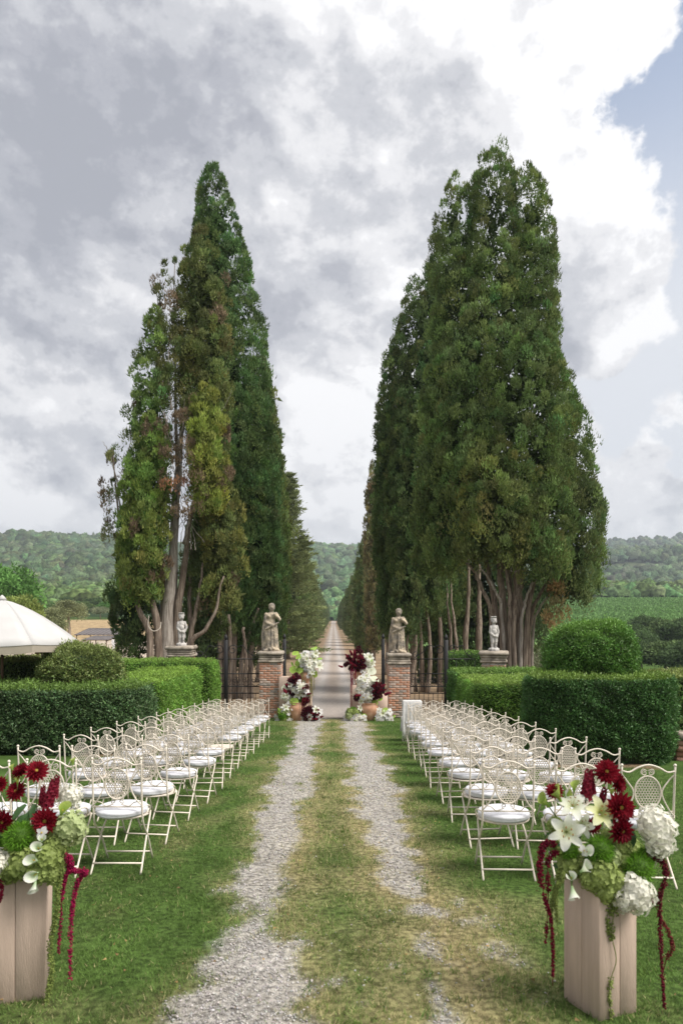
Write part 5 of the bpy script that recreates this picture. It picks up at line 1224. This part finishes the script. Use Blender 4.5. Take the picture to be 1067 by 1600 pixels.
B_ = lambda px, py, dd=0: at(px, py, DL + dd)
for s_ in ((31, 1305, 26, 1240), (58, 1300, 58, 1210), (8, 1300, 2, 1235), (100, 1300, 113, 1200), (20, 1300, 20, 1212)):
    MB().tube(np.array([tuple(B_(s_[0], s_[1], .05) - arL.location), tuple(B_((s_[0] + s_[2]) / 2, (s_[1] + s_[3]) / 2, .05) - arL.location), tuple(B_(s_[2], s_[3], .03) - arL.location)]), .0022, 5).build('flower_stalk', mat('flower_stalk', (.12, .17, .06)), arL)
amaranth(arL, (B_(92, 1330), B_(106, 1338, -.05), B_(113, 1352, -.06), B_(103, 1370, -.06), B_(98, 1400, -.06), B_(92, 1490, -.05)), .017, .006, MAG, 21, .25)
amaranth(arL, (B_(104, 1345), B_(114, 1360, -.05), B_(134, 1362, -.06), B_(122, 1378, -.06), B_(115, 1410, -.06), B_(111, 1450, -.06), B_(110, 1530, -.05)), .015, .008, MAG, 22, .12)
amaranth(arL, (B_(88, 1325), B_(96, 1345, -.07), B_(92, 1380, -.08), B_(88, 1430, -.07), B_(79, 1478, -.05), B_(81, 1520, -.05), B_(72, 1570, -.05), B_(60, 1608, -.04)), .016, .011, GRN, 23, .16)
amaranth(arL, (B_(4, 1365, -.1), B_(3, 1390, -.12), B_(0, 1410, -.12)), .012, .006, BURG, 24, .2)

# ------------------------------------------------------------------ flowers at the gate
M_terra = mat('terracotta', (.50, .265, .165), .85, .18, 7, .3, 50, .2, col2=(.60, .37, .25))
M_blush = mat('blush_plinth_paint', (.62, .47, .385), .8, .06, 5, .1, 40, .2)
def urn(px, d, ztop_px, zbot_px, wpx, label):
    k = d / FPX; h = (zbot_px - ztop_px) * k; w = wpx * k / 2; p = at(px, zbot_px, d); b = MB()
    b.lathe([(w * .55, 0), (w * .62, .02), (w * .80, h * .3), (w, h * .62), (w * .98, h * .80), (w * .80, h * .92), (w * .86, h * .97), (w * .90, h), (w * .78, h), (w * .70, h * .9), (.02, h * .85)], 28, wob=.006)
    o = b.build('terracotta_urn', M_terra, None, p, smoothed=True); tag(o, label, 'urn', 'terracotta urns at the gate'); return o
def plinth(px, d, ztop_px, zbot_px, wpx, label):
    k = d / FPX; h = (zbot_px - ztop_px) * k; w = wpx * k / 2; p = at(px, zbot_px, d)
    o = MB().box((-w, -w, 0), (w, w, h), bev=.006).build('flower_plinth', M_blush, None, p); tag(o, label, 'plinth', 'blush plinths at the gate'); return o
GD = 20.9
def gpx(d): return HY + (EYE - gzf(0, d)) * FPX / d       # row of the ground at distance d
def bunch(px, py, d, items, label, seed, spread=None):
    t = empty('flower_arrangement', at(px, py, d)); tag(t, label, 'flowers', 'flower arrangements at the gate'); r = random.Random(seed)
    for it in items:
        key, x, y, s = it[:4]; dd = it[4] if len(it) > 4 else r.uniform(-.15, .1)
        ax = Vector(((x - px) * .03 + r.uniform(-.35, .35), -.8, (py - y) * .02 + r.uniform(-.2, .4)))
        flower(t, key, at(x, y, d + dd), s * d / FPX * (1.0 if 'hyd' in key else .95 if 'anth' in key or key == 'spike' else 1.25), ax, r.uniform(0, 6))
        if key in ('whitehyd', 'plum'):      # looser blooms spilling round the big heads
            for q in range(2): flower(t, r.choice(('orchid', 'lily', 'orchid')) if key == 'whitehyd' else r.choice(('plum', 'spike')), at(x + r.uniform(-6, 6), y + r.uniform(-7, 6), d + dd - .12), 5.2 * d / FPX, ax, r.uniform(0, 6))
    return t
def fill(items, keys, x0, x1, y0, y1, n, s, seed, inside=None):
    r = random.Random(seed)
    for k in range(n): items.append((r.choice(keys), r.uniform(x0, x1), r.uniform(y0, y1), s * r.uniform(.75, 1.25)))
    return items
def strands(t, lst, col, seed, r0=.02):
    for k, (x0, y0, x1, y1, d) in enumerate(lst):
        amaranth(t, (at(x0, y0, d), at((x0 + x1) / 2, (y0 * .6 + y1 * .4), d - .05), at(x1, y1, d)), r0, r0 * .45, col, seed + k, .1)
# parasol-side cluster
plinth(476, 21.3, 1067, gpx(21.3), 23, 'blush plinth carrying an urn of green and white flowers, parasol-side gate pillar')
plinth(444, 21.7, 1057, gpx(21.7), 15, 'narrow blush plinth behind the flowers at the parasol-side gate pillar')
u1 = urn(477, 21.3, 1050, 1067, 18, 'small terracotta urn on the blush plinth, parasol side of gate')
u2 = urn(463, 20.75, 1097, gpx(20.75), 26, 'large terracotta urn on the ground, parasol side of gate')
it = []
for q in (('limeanth', 462, 1020, 6), ('limeanth', 467, 1028, 6), ('lime', 459, 1040, 9), ('limeanth', 464, 1038, 6), ('limeanth', 460, 1046, 7), ('limeanth', 468, 1047, 6), ('lime', 464, 1052, 9), ('whitehyd', 475, 1034, 6), ('anthurium', 472, 1032, 6), ('whitehyd', 482, 1036, 7), ('orchid', 480, 1022, 5), ('orchid', 485, 1020, 5), ('lily', 490, 1030, 8), ('lily', 497, 1040, 8), ('lily', 493, 1022, 6), ('whitehyd', 486, 1046, 7), ('orchid', 480, 1048, 5), ('anthurium', 473, 1049, 6), ('whitehyd', 475, 1040, 6), ('lily', 484, 1040, 8), ('limeanth', 493, 1053, 6), ('orchid', 481, 1056, 4), ('orchid', 482, 1060, 4), ('lime', 485, 1014, 9), ('lime', 490, 1016, 9), ('orchid', 500, 1034, 4), ('greenhyd', 470, 1044, 6), ('lime', 496, 1030, 8), ('calla', 476, 1062, 4)): it.append(q)
fill(it, ['orchid', 'leaf', 'whitehyd'], 472, 497, 1020, 1052, 16, 5, 1)
b1 = bunch(478, 1050, 21.25, it, 'lime green and white flowers in the small urn, parasol side of gate', 1)
strands(b1, ((488, 1050, 487, 1095, 21.1), (491, 1050, 491, 1078, 21.1), (485, 1052, 485, 1120, 21.1), (484, 1050, 489, 1088, 21.05), (473, 1048, 472, 1074, 21.1)), (.45, .42, .16), 60, .018)
it = [('plum', 455, 1064, 6), ('plum', 459, 1062, 6), ('plum', 466, 1061, 5), ('anthurium', 445, 1073, 7), ('anthurium', 449, 1080, 6), ('whitehyd', 446, 1088, 7), ('whitehyd', 452, 1092, 6), ('plum', 464, 1074, 6), ('plum', 457, 1082, 7), ('whitehyd', 456, 1075, 5), ('lily', 467, 1084, 7), ('orchid', 464, 1080, 5), ('lime', 472, 1077, 8), ('limeanth', 460, 1094, 7), ('greenhyd', 466, 1096, 8), ('fluff', 470, 1091, 7), ('palehyd', 458, 1098, 7), ('orchid', 476, 1086, 5), ('orchid', 479, 1080, 5), ('plum', 479, 1090, 5), ('lily', 474, 1072, 5), ('dahlia', 476, 1094, 4)]
fill(it, ['orchid', 'leaf', 'plum', 'leaf', 'whitehyd'], 446, 478, 1066, 1098, 16, 5, 2)
b2 = bunch(463, 1096, 20.75, it, 'plum, white and green flowers in the large urn, parasol side of gate', 2)
strands(b2, ((473, 1092, 471, 1120, 20.55), (479, 1088, 475, 1105, 20.6), (455, 1096, 458, 1104, 20.6)), (.22, .02, .035), 70, .02)
it = [('limeanth', 438, 1113, 6), ('palehyd', 444, 1112, 7), ('fluff', 441, 1119, 6), ('whitehyd', 437, 1124, 6), ('orchid', 432, 1121, 5), ('lily', 446, 1106, 6), ('whitehyd', 454, 1112, 6), ('lily', 453, 1121, 6), ('limeanth', 447, 1125, 6), ('orchid', 440, 1127, 5), ('anthurium', 453, 1124, 5)]
fill(it, ['orchid', 'lime', 'leaf', 'greenhyd'], 433, 456, 1108, 1128, 14, 5, 3)
bunch(444, 1126, 20.6, it, 'low green and white flowers on the grass beside the large urn, parasol side', 3)
it = [('plum', 485, 1108, 6), ('plum', 494, 1114, 6), ('plum', 490, 1124, 7), ('plum', 486, 1127, 6), ('lily', 493, 1110, 6), ('orchid', 498, 1117, 5), ('whitehyd', 480, 1124, 5), ('lily', 483, 1128, 5), ('lime', 481, 1116, 9), ('lime', 480, 1120, 8), ('orchid', 500, 1111, 5), ('lily', 476, 1122, 5), ('orchid', 495, 1124, 5)]
fill(it, ['orchid', 'leaf', 'plum', 'lime'], 476, 498, 1110, 1128, 12, 5, 4)
bunch(487, 1127, 20.6, it, 'low plum and white flowers at the gravel edge, parasol side of gate', 4)
# globe-bush-side cluster
plinth(558, 21.4, 1070, gpx(21.4), 22, 'blush plinth carrying an urn of burgundy flowers by the cloth-draped chair pillar')
plinth(597, 21.6, 1085, gpx(21.6), 16, 'low blush plinth behind the white flowers by the cloth-draped chair pillar')
urn(561, 21.4, 1049, 1070, 18, 'small terracotta urn on the blush plinth, globe-bush side of gate')
urn(577, 20.75, 1098, gpx(20.75), 27, 'large terracotta urn on the ground, globe-bush side of gate')
it = [('spike', 553, 1032, 7), ('spikepink', 558, 1028, 7), ('spike', 562, 1025, 6), ('plum', 540, 1039, 4), ('plum', 560, 1013, 4), ('plum', 547, 1030, 4), ('spikepink', 555, 1026, 7), ('plum', 549, 1044, 5), ('plum', 560, 1044, 6), ('plum', 556, 1040, 6), ('plum', 563, 1040, 6), ('spikepink', 563, 1030, 6), ('plum', 550, 1036, 5)]
fill(it, ['plum', 'spike', 'plum', 'spikepink'], 548, 566, 1024, 1048, 16, 4.5, 5)
for q in (('lily', 565, 1030, 6), ('whitehyd', 571, 1037, 9), ('lily', 577, 1027, 6), ('lily', 580, 1036, 6), ('lily', 573, 1027, 6), ('whitehyd', 568, 1045, 7), ('anthurium', 580, 1047, 8), ('lily', 566, 1034, 6), ('whitehyd', 576, 1042, 7), ('lime', 582, 1030, 6)): it.append(q)
b3 = bunch(561, 1048, 21.35, it, 'burgundy and white flowers in the small urn, globe-bush side of gate', 5)
strands(b3, ((548, 1046, 549, 1075, 21.1), (551, 1046, 551, 1070, 21.1), (549, 1060, 549, 1103, 21.1), (555, 1046, 555, 1066, 21.15)), MAG, 80, .024)
it = [('anthurium', 581, 1060, 8), ('anthurium', 586, 1063, 7), ('whitehyd', 577, 1068, 8), ('whitehyd', 564, 1066, 8), ('lily', 572, 1058, 6), ('whitehyd', 563, 1078, 8), ('whitehyd', 578, 1078, 7), ('lime', 571, 1070, 7), ('orchid', 568, 1084, 6), ('whitehyd', 574, 1088, 8), ('whitehyd', 565, 1092, 7), ('orchid', 580, 1090, 6), ('orchid', 575, 1097, 6), ('plum', 558, 1090, 6), ('plum', 586, 1073, 6), ('plum', 590, 1078, 7), ('plum', 587, 1086, 7), ('spikepink', 593, 1074, 6), ('spikepink', 600, 1086, 6), ('lime', 590, 1094, 9), ('limeanth', 586, 1096, 6), ('fluff', 592, 1085, 5), ('plum', 583, 1090, 5), ('lime', 594, 1092, 8)]
fill(it, ['orchid', 'orchid', 'whitehyd', 'lily', 'leaf'], 562, 582, 1060, 1098, 24, 5, 6); fill(it, ['plum', 'spike', 'leaf', 'plum'], 583, 596, 1068, 1092, 12, 5, 7)
b4 = bunch(577, 1097, 20.8, it, 'tall white and plum flowers in the large urn by the cloth-draped chair pillar', 6)
it = [('greenhyd', 548, 1114, 8), ('fluff', 552, 1112, 7), ('palehyd', 546, 1118, 6), ('orchid', 540, 1121, 5), ('lily', 562, 1107, 5), ('greenhyd', 562, 1115, 6), ('whitehyd', 555, 1124, 7), ('whitehyd', 565, 1124, 7), ('lily', 558, 1120, 6), ('orchid', 544, 1123, 5), ('limeanth', 568, 1120, 5)]
fill(it, ['orchid', 'leaf', 'lime', 'greenhyd'], 543, 568, 1110, 1128, 12, 5, 8)
bunch(556, 1127, 20.6, it, 'low white and green flowers at the gravel edge beside the large urn', 7)
it = [('limeanth', 602, 1112, 6), ('lily', 598, 1116, 6), ('orchid', 593, 1119, 5), ('anthurium', 606, 1121, 6), ('limeanth', 590, 1126, 6), ('lily', 604, 1116, 6), ('orchid', 596, 1124, 5), ('limeanth', 600, 1124, 6), ('lime', 610, 1122, 9)]
fill(it, ['orchid', 'lime', 'leaf', 'whitehyd'], 590, 610, 1112, 1128, 12, 4.6, 9)
bunch(599, 1127, 20.6, it, 'low white and lime flowers on the grass by the cloth-draped chair pillar', 8)

# ------------------------------------------------------------------ parasol, pergolas, person
M_canvas = mat('white_canvas', (.62, .61, .60), .9, .03, 3, .1, 40, .15, trans=.25)
M_pole = mat('oak_pole', (.16, .10, .06), .7, .2, 5)
M_val = mat('shaded_canvas_edge', (.46, .40, .33), .9, .05, 3, .1, 40, .15)  # shade of the upright valance put into a darker, creamier canvas colour
def parasol():
    d = 14.2; ap = at(4, 937, d); rim = at(4, 1004, d).z; R_ = 122 * d / FPX; g = gzf(ap.x, d)
    t = empty('parasol', (ap.x, d, g)); tag(t, 'large open white canvas parasol above the hedge behind the dome bush', 'parasol')
    n = 8; seg = 6; H = ap.z - rim; a0 = 0.0; zr = rim - g
    for k in range(n):
        V = []; 
        for i in range(9):
            u = i / 8; rr = R_ * u; z = zr + H * (1 - u ** 1.4)
            for j in range(seg + 1):
                v = j / seg; a = a0 + 2 * math.pi * (k + v) / n; sag = 1 - .075 * math.sin(math.pi * v) * u       # cloth pulls in between the ribs
                V.append((rr * math.cos(a) * sag, rr * math.sin(a) * sag, z - .03 * math.sin(math.pi * v) * u))
        Q = [[i * (seg + 1) + j, i * (seg + 1) + j + 1, (i + 1) * (seg + 1) + j + 1, (i + 1) * (seg + 1) + j] for i in range(8) for j in range(seg)]
        rim_ = V[8 * (seg + 1):]; W_ = [(x * .995, y * .995, z - .004) for x, y, z in rim_] + [(x * .975, y * .975, z - .15 + .012 * math.sin(j)) for j, (x, y, z) in enumerate(rim_)]
        W_me = MB().add(W_, [[j, j + 1, seg + 2 + j, seg + 1 + j] for j in range(seg)])
        o = MB().add(V, Q).build('canopy_panel', M_canvas, t, smoothed=True); so = o.modifiers.new('thick', 'SOLIDIFY'); so.thickness = .004; W_me.build('valance', M_val, o, smoothed=True)
        a = a0 + 2 * math.pi * k / n; pts = [(R_ * u * math.cos(a), R_ * u * math.sin(a), zr + H * (1 - u ** 1.4) - .03) for u in np.linspace(.03, .985, 9)]
        MB().tube(pts, .014, 6).build('rib', M_pole, t)
        m = pts[5]; MB().tube([(0, 0, zr - .25), m], .011, 5).build('strut', M_pole, t)
    MB().tube([(0, 0, 0), (0, 0, zr + H)], .028, 10).build('pole', M_pole, t, smoothed=True)
    MB().lathe([(.06, zr + H - .01), (.09, zr + H + .01), (.05, zr + H + .06), (.01, zr + H + .10)], 12).build('finial', M_canvas, t, smoothed=True)
    MB().box((-.3, -.3, .0), (.3, .3, .08), bev=.02).build('base', M_stone2, t)
parasol()
M_cane = mat('grey_cane_mat', (.17, .155, .155), .95, .3, 2.5, .5, 40, .1, stretch=(1, 12, 1))
def pergola(x0, x1, y0, y1, zt, label, n, tilt=0.0):
    g = gzf((x0 + x1) / 2, (y0 + y1) / 2); t = empty('pergola', ((x0 + x1) / 2, (y0 + y1) / 2, g)); tag(t, label, 'pergola', 'cane-roofed pergolas')
    w, l, h = (x1 - x0) / 2, (y1 - y0) / 2, zt - g; tn = math.tan(tilt)
    def roof(o): o.location = (0, 0, h); o.rotation_euler.x = tilt
    for sx in (-1, 1):
        for sy in (-1, 1): MB().tube([(sx * (w - .1), sy * (l - .1), -.2), (sx * (w - .1), sy * (l - .1), h - .1 + sy * (l - .1) * tn)], .05, 7).build('post', M_pole, t)
        roof(MB().box((sx * (w - .1) - .05, -l, -.14), (sx * (w - .1) + .05, l, -.05)).build('beam', M_pole, t))
    for k in range(n):
        y = -l + .1 + (2 * l - .2) * k / (n - 1); roof(MB().box((-w - .1, y - .04, -.05), (w + .1, y + .04, 0)).build('rafter', M_pole, t))
    m = 10
    for k in range(m):
        xa = -w - .15 + (2 * w + .3) * k / m; roof(MB().box((xa + .006, -l - .1, .002 + .012 * (k % 2)), (xa + (2 * w + .3) / m - .004, l + .1, .03 + .012 * (k % 2))).build('cane_mat', M_cane, t))
pergola(-29.9, -24.9, 78, 82.6, -.07, 'grey cane-roofed pergola on slim posts at the edge of the tan field', 5, R(8.3))
pergola(-24.6, -22.2, 66, 69.5, -.45, 'lower grey cane-roofed pergola between the tan field and the dome bush', 5, R(5))
pergola(-12.2, -8.95, 20.5, 24.0, at(60, 1014, 21).z, 'grey cane roof of a pergola under the edge of the white parasol', 5)
def person():
    d = 86; x = at(178, 1000, d).x; g = gzf(x, d); b = MB()
    capsule(b, (-.09, 0, .06), (-.09, .02, .47), .055, .065); capsule(b, (-.09, .02, .47), (-.08, 0, .88), .07, .095); ell(b, (-.09, -.06, .04), (.05, .12, .045))
    capsule(b, (.09, .04, .06), (.09, .03, .47), .055, .065); capsule(b, (.09, .03, .47), (.08, 0, .88), .07, .095); ell(b, (.09, -.02, .04), (.05, .12, .045))
    ell(b, (0, 0, .95), (.17, .12, .14)); ell(b, (0, 0, 1.15), (.165, .115, .2)); ell(b, (0, 0, 1.33), (.2, .115, .13))
    capsule(b, (0, 0, 1.40), (0, -.01, 1.52), .06, .055); ell(b, (0, -.02, 1.62), (.078, .095, .115)); ell(b, (0, -.115, 1.61), (.014, .022, .022))
    for s in (-1, 1):
        capsule(b, (s * .2, 0, 1.38), (s * .25, .01, 1.10), .055, .048); capsule(b, (s * .25, .01, 1.10), (s * .22, -.13, .88), .045, .034); ell(b, (s * .215, -.16, .83), (.03, .035, .06))
    me = b.mesh('person'); M_p = mat('white_clothes', (.75, .75, .77), .9, .05, 5); o = ob('person', me, M_p); o.location = (x, d, g); o.rotation_euler.z = .6
    md = o.modifiers.new('weld', 'REMESH'); md.mode = 'VOXEL'; md.voxel_size = .022; md.use_smooth_shade = True; sm = o.modifiers.new('soft', 'SMOOTH'); sm.iterations = 3
    hb = MB(); ell(hb, (0, .015, 1.66), (.088, .1, .10)); hb.build('hair', mat('dark_hair', (.03, .02, .015)), o, smoothed=True)
    fb = MB(); ell(fb, (0, -.045, 1.605), (.072, .085, .10)); fb.build('face', mat('skin', (.45, .28, .2)), o, smoothed=True)
    tag(o, 'person in white clothes with dark hair standing beside a pergola post', 'person')
person()

# ------------------------------------------------------------------ trees beyond the garden
def broadleaf(n_lobes, k, leaf, tint, seed, shape=(1, 1, .85)):
    """crown of unit size: lobes round a centre, leaves on and in every lobe"""
    r = np.random.default_rng(seed); d = unit(r.normal(size=(n_lobes, 3))); d[:, 2] = np.abs(d[:, 2]) * 1.1 - .35
    C = d * r.uniform(.35, .72, (n_lobes, 1)) * np.array(shape); S = r.uniform(.20, .36, n_lobes)
    q = unit(r.normal(size=(n_lobes, k, 3)) + np.array((0, 0, .25))); P = C[:, None] + q * S[:, None, None] * r.uniform(.5, 1.05, (n_lobes, k, 1)) * np.array((1, 1, .85))
    D = unit(q + r.normal(size=(n_lobes, k, 3)) * .7); V, T = leaf_tris(P.reshape(-1, 3), D.reshape(-1, 3), leaf * r.uniform(.6, 1.3, n_lobes * k), leaf * .62, r)
    c = np.array(tint) * r.uniform(.68, 1.32, (n_lobes, 1)); c = np.repeat(c, k, 0) * r.uniform(.7, 1.3, (n_lobes * k, 1))
    me = np_mesh('crown', V, T, np.repeat(c, 3, 0)); me.materials.append(M_cyp); return me
CR = dict(green=broadleaf(60, 190, .085, (0.120, 0.248, 0.064), 1), dark=broadleaf(60, 170, .085, (0.096, 0.152, 0.058), 2), yellow=broadleaf(46, 150, .085, (0.240, 0.296, 0.080), 3), olive=broadleaf(46, 140, .08, (0.240, 0.264, 0.136), 4), grey=broadleaf(40, 130, .08, (0.272, 0.304, 0.184), 5, (1, 1, .75)), mid=broadleaf(60, 160, .09, (0.125, 0.184, 0.067), 6))
bt_me = MB().tube([(0, 0, -.2), (.03, 0, .3), (-.02, .02, .7), (.0, 0, 1.0)], [.075, .06, .05, .03], 8).mesh('trunk', True); bt_me.materials.append(M_bark)
def tree_at(px, ptop, d, width_m, kind, label, group, name='broadleaf_tree', trunk_h=.35, bury=.1):
    x = at(px, 0, d).x; g = gzf(x, d); top = at(px, ptop, d).z; h = top - g
    t = empty(name, (x, d, g - bury)); tag(t, label, 'tree' if 'tree' in name else 'bush', group)
    r = random.Random(px * 7 + ptop); ch = h * (1 - trunk_h)
    tr = ob('trunk', bt_me, None, t); tr.scale = (h * .55, h * .55, h * .72)
    c = ob('crown', CR[kind], None, t); c.scale = (width_m / 2 / .92, width_m / 2 / .92, ch / 1.62); c.location = (0, 0, h - ch * .58); c.rotation_euler.z = r.uniform(0, 6.28)
    return t
G1 = 'trees at the edge of the tan field'; G2 = 'trees in the valley beyond the globe bush'
tree_at(-2, 855, 92, 12.5, 'green', 'large round bright green tree rising behind the white parasol', G1, trunk_h=.15)
tree_at(28, 908, 62, 5.6, 'yellow', 'yellow-green tree just behind the top of the white parasol', G1, trunk_h=.2)
tree_at(-25, 915, 58, 5.0, 'yellow', 'yellow-green tree at the far rim of the white parasol', G1, trunk_h=.2)
tree_at(84, 934, 70, 3.6, 'olive', 'small olive tree between the parasol and the tan field', G1, trunk_h=.25)
tree_at(108, 926, 96, 5.8, 'olive', 'open olive tree with leaning trunk standing in the tan field', G1, trunk_h=.42)
tree_at(157, 942, 176, 6.2, 'grey', 'round grey-green olive bush at the end of the tan field', G1, trunk_h=.12)
r_ = random.Random(9)
fieldtrees = [(60, 928, 205, 9, 'mid'), (85, 936, 215, 8, 'green'), (130, 934, 210, 9, 'mid'), (148, 928, 240, 10, 'dark'), (172, 934, 200, 8, 'green'), (185, 940, 188, 6, 'mid'), (196, 930, 220, 9, 'mid'), (110, 926, 260, 11, 'dark'), (30, 930, 230, 9, 'mid'), (205, 942, 190, 6, 'green')]
for i, (px, py, d, w, k) in enumerate(fieldtrees):
    tree_at(px, py, d, w, k, f"leafy tree along the far edge of the tan field, {ordn[i]} from its grey-green olive bush", G1, trunk_h=.12)
for i, (px, py, d, w, k) in enumerate([(985, 962, 118, 9, 'dark'), (1012, 948, 128, 11, 'dark'), (1045, 952, 124, 11, 'mid'), (1075, 948, 120, 12, 'dark'), (965, 985, 105, 8, 'mid'), (1000, 985, 98, 8, 'dark'), (1040, 985, 96, 9, 'mid'), (935, 975, 130, 7, 'dark'), (1080, 985, 92, 9, 'dark')]):
    tree_at(px, py, d, w, k, f"dark rounded tree in the valley behind the globe bush, {ordn[i]} from the vineyard's near end", G2, trunk_h=.1)
tree_at(1035, 1024, 52, 4.4, 'yellow', 'yellow-green bush showing over the big block hedge', G2, 'shrub', .05)
tree_at(1075, 1020, 50, 4.0, 'yellow', 'yellow-green bush past the end of the big block hedge', G2, 'shrub', .05)
tree_at(1000, 1030, 56, 3.6, 'mid', 'low green bush between the globe bush and the yellow-green bush', G2, 'shrub', .05)
tree_at(850, 985, 60, 4.2, 'dark', 'dark bush in the gap between huge cypress and globe bush', G2, 'shrub', .05)
tree_at(838, 992, 33, 1.8, 'grey', 'grey-green bush at the foot of the huge cypress', G2, 'shrub', .05)
tree_at(815, 1022, 25, 2.0, 'mid', 'leafy green bush behind the low garden wall', G2, 'shrub', .05)
tree_at(845, 1026, 24.5, 1.8, 'green', 'bright green bush behind the end of the low garden wall', G2, 'shrub', .05)
def vineyard():
    r = np.random.default_rng(3); V = []; C = []
    for d in np.arange(146, 326, 2.6):
        if 222 < d < 229: continue
        xs = np.arange(20, .62 * d + 20, 1.1); n = len(xs) * 11
        x = r.uniform(20, .62 * d + 20, n); y = d + x * .06 + r.normal(size=n) * .28; z = gz(x, y) + r.uniform(.1, 1.45, n)
        v, _ = leaf_tris(np.stack([x, y, z], 1), unit(r.normal(size=(n, 3)) + np.array((0, -.3, .8))), 1.0, .8, r); V.append(v); C.append(np.repeat(np.array((.17, .30, .095)) * r.uniform(.7, 1.3, (n, 1)), 3, 0))
    V = np.concatenate(V); o = ob('vineyard', np_mesh('vineyard', V, np.arange(len(V)).reshape(-1, 3), np.concatenate(C)), M_cyp)
    tag(o, 'bright green vineyard rows on the slope beyond the globe bush', 'vineyard', kind='stuff')
vineyard()
def forest():
    bm = bmesh.new(); bmesh.ops.create_icosphere(bm, subdivisions=2, radius=1); bm.verts.ensure_lookup_table()
    bmesh.ops.delete(bm, geom=[v for v in bm.verts if v.co.z < -.5], context='VERTS')
    bm.verts.index_update(); B = np.array([v.co[:] for v in bm.verts]); Fc = np.array([[v.index for v in f.verts] for f in bm.faces]); bm.free()
    r = np.random.default_rng(8)
    def mass(label, regions):
        PX = []
        for (u0, u1, d0, d1, n, s, tint) in regions:
            d = np.sqrt(r.uniform(d0 ** 2, d1 ** 2, n)); u = r.uniform(u0, u1, n); x = u * d
            open_ = fbm(x / 330 + 3, d / 330 + 1.7, 3); k = (open_ < .60) | (d < 900) | (r.random(n) < .15)
            x, d = x[k], d[k]; m = len(x); tn = np.array(tint) * r.uniform(.6, 1.4, (m, 1)) * (1 + r.normal(size=(m, 3)) * .08) * (.7 + .6 * fbm(x / 90, d / 90, 3)[:, None])
            PX.append((x, d, s * r.uniform(.65, 1.35, m), tn))
        x, d, s, tn = (np.concatenate([p[i] for p in PX]) for i in range(4)); n = len(x)
        V = B[None] * (1 + r.normal(size=(n, len(B), 1)) * .24) * (s[:, None] * np.array((1, 1, 1.05)))[:, None, :]
        V += np.stack([x, d, gz(x, d) + s * .45], 1)[:, None, :]
        cc = np.repeat(tn, len(B), 0) * r.uniform(.7, 1.3, (n * len(B), 1))
        o = ob('forest', np_mesh('forest', V.reshape(-1, 3), (Fc[None] + len(B) * np.arange(n)[:, None, None]).reshape(-1, 3), cc), M_wd); tag(o, label, 'forest', kind='stuff')
    M_wd = mat('woodland_canopy', GREEN, .9, .5, .55, 1.0, 1.1, .05, attr=True, detail=8)
    mass('dense dark woodland covering the hill behind the tan field', [(-.58, -.24, 255, 560, 1300, 5.0, (.088, .132, .05)), (-.60, -.24, 560, 1320, 2400, 7.0, (.075, .11, .052))])
    mass('woodland on the hill closing the end of the avenue', [(-.06, .08, 500, 700, 160, 5.0, (.11, .18, .075)), (-.08, .10, 700, 1480, 900, 8.0, (.085, .13, .065))])
    mass('woodland belt above the vineyard', [(.27, .62, 345, 500, 1000, 4.8, (.078, .12, .046))])
    mass('far wooded ridge beyond the vineyard', [(.26, .62, 660, 1950, 3300, 7.2, (.075, .105, .056))])
forest()
def power_pole():
    x = at(161, 0, 300).x; t = empty('power_pole', (x, 300, gzf(x, 300))); tag(t, 'slim grey power pole among the trees beyond the tan field', 'pole')
    MB().tube([(0, 0, 0), (0, 0, 11)], [.18, .12], 8).build('pole', M_deadwood, t); MB().box((-.9, -.06, 10.2), (.9, .06, 10.4)).build('cross_arm', M_deadwood, t)
power_pole()
def haze():
    o = MB().box((-4150, -58, -40), (4150, 5550, 420)).build('haze', None); m = bpy.data.materials.new('valley_air'); m.use_nodes = True; N = m.node_tree.nodes; N.clear()
    pv = N.new('ShaderNodeVolumePrincipled'); pv.inputs['Color'].default_value = (.80, .89, 1, 1); pv.inputs['Density'].default_value = .00025; pv.inputs['Anisotropy'].default_value = .2
    out = N.new('ShaderNodeOutputMaterial'); m.node_tree.links.new(pv.outputs[0], out.inputs['Volume']); o.data.materials.append(m); o['kind'] = 'stuff'
    tag(o, 'pale blue summer haze filling the valley air', 'haze')
haze()
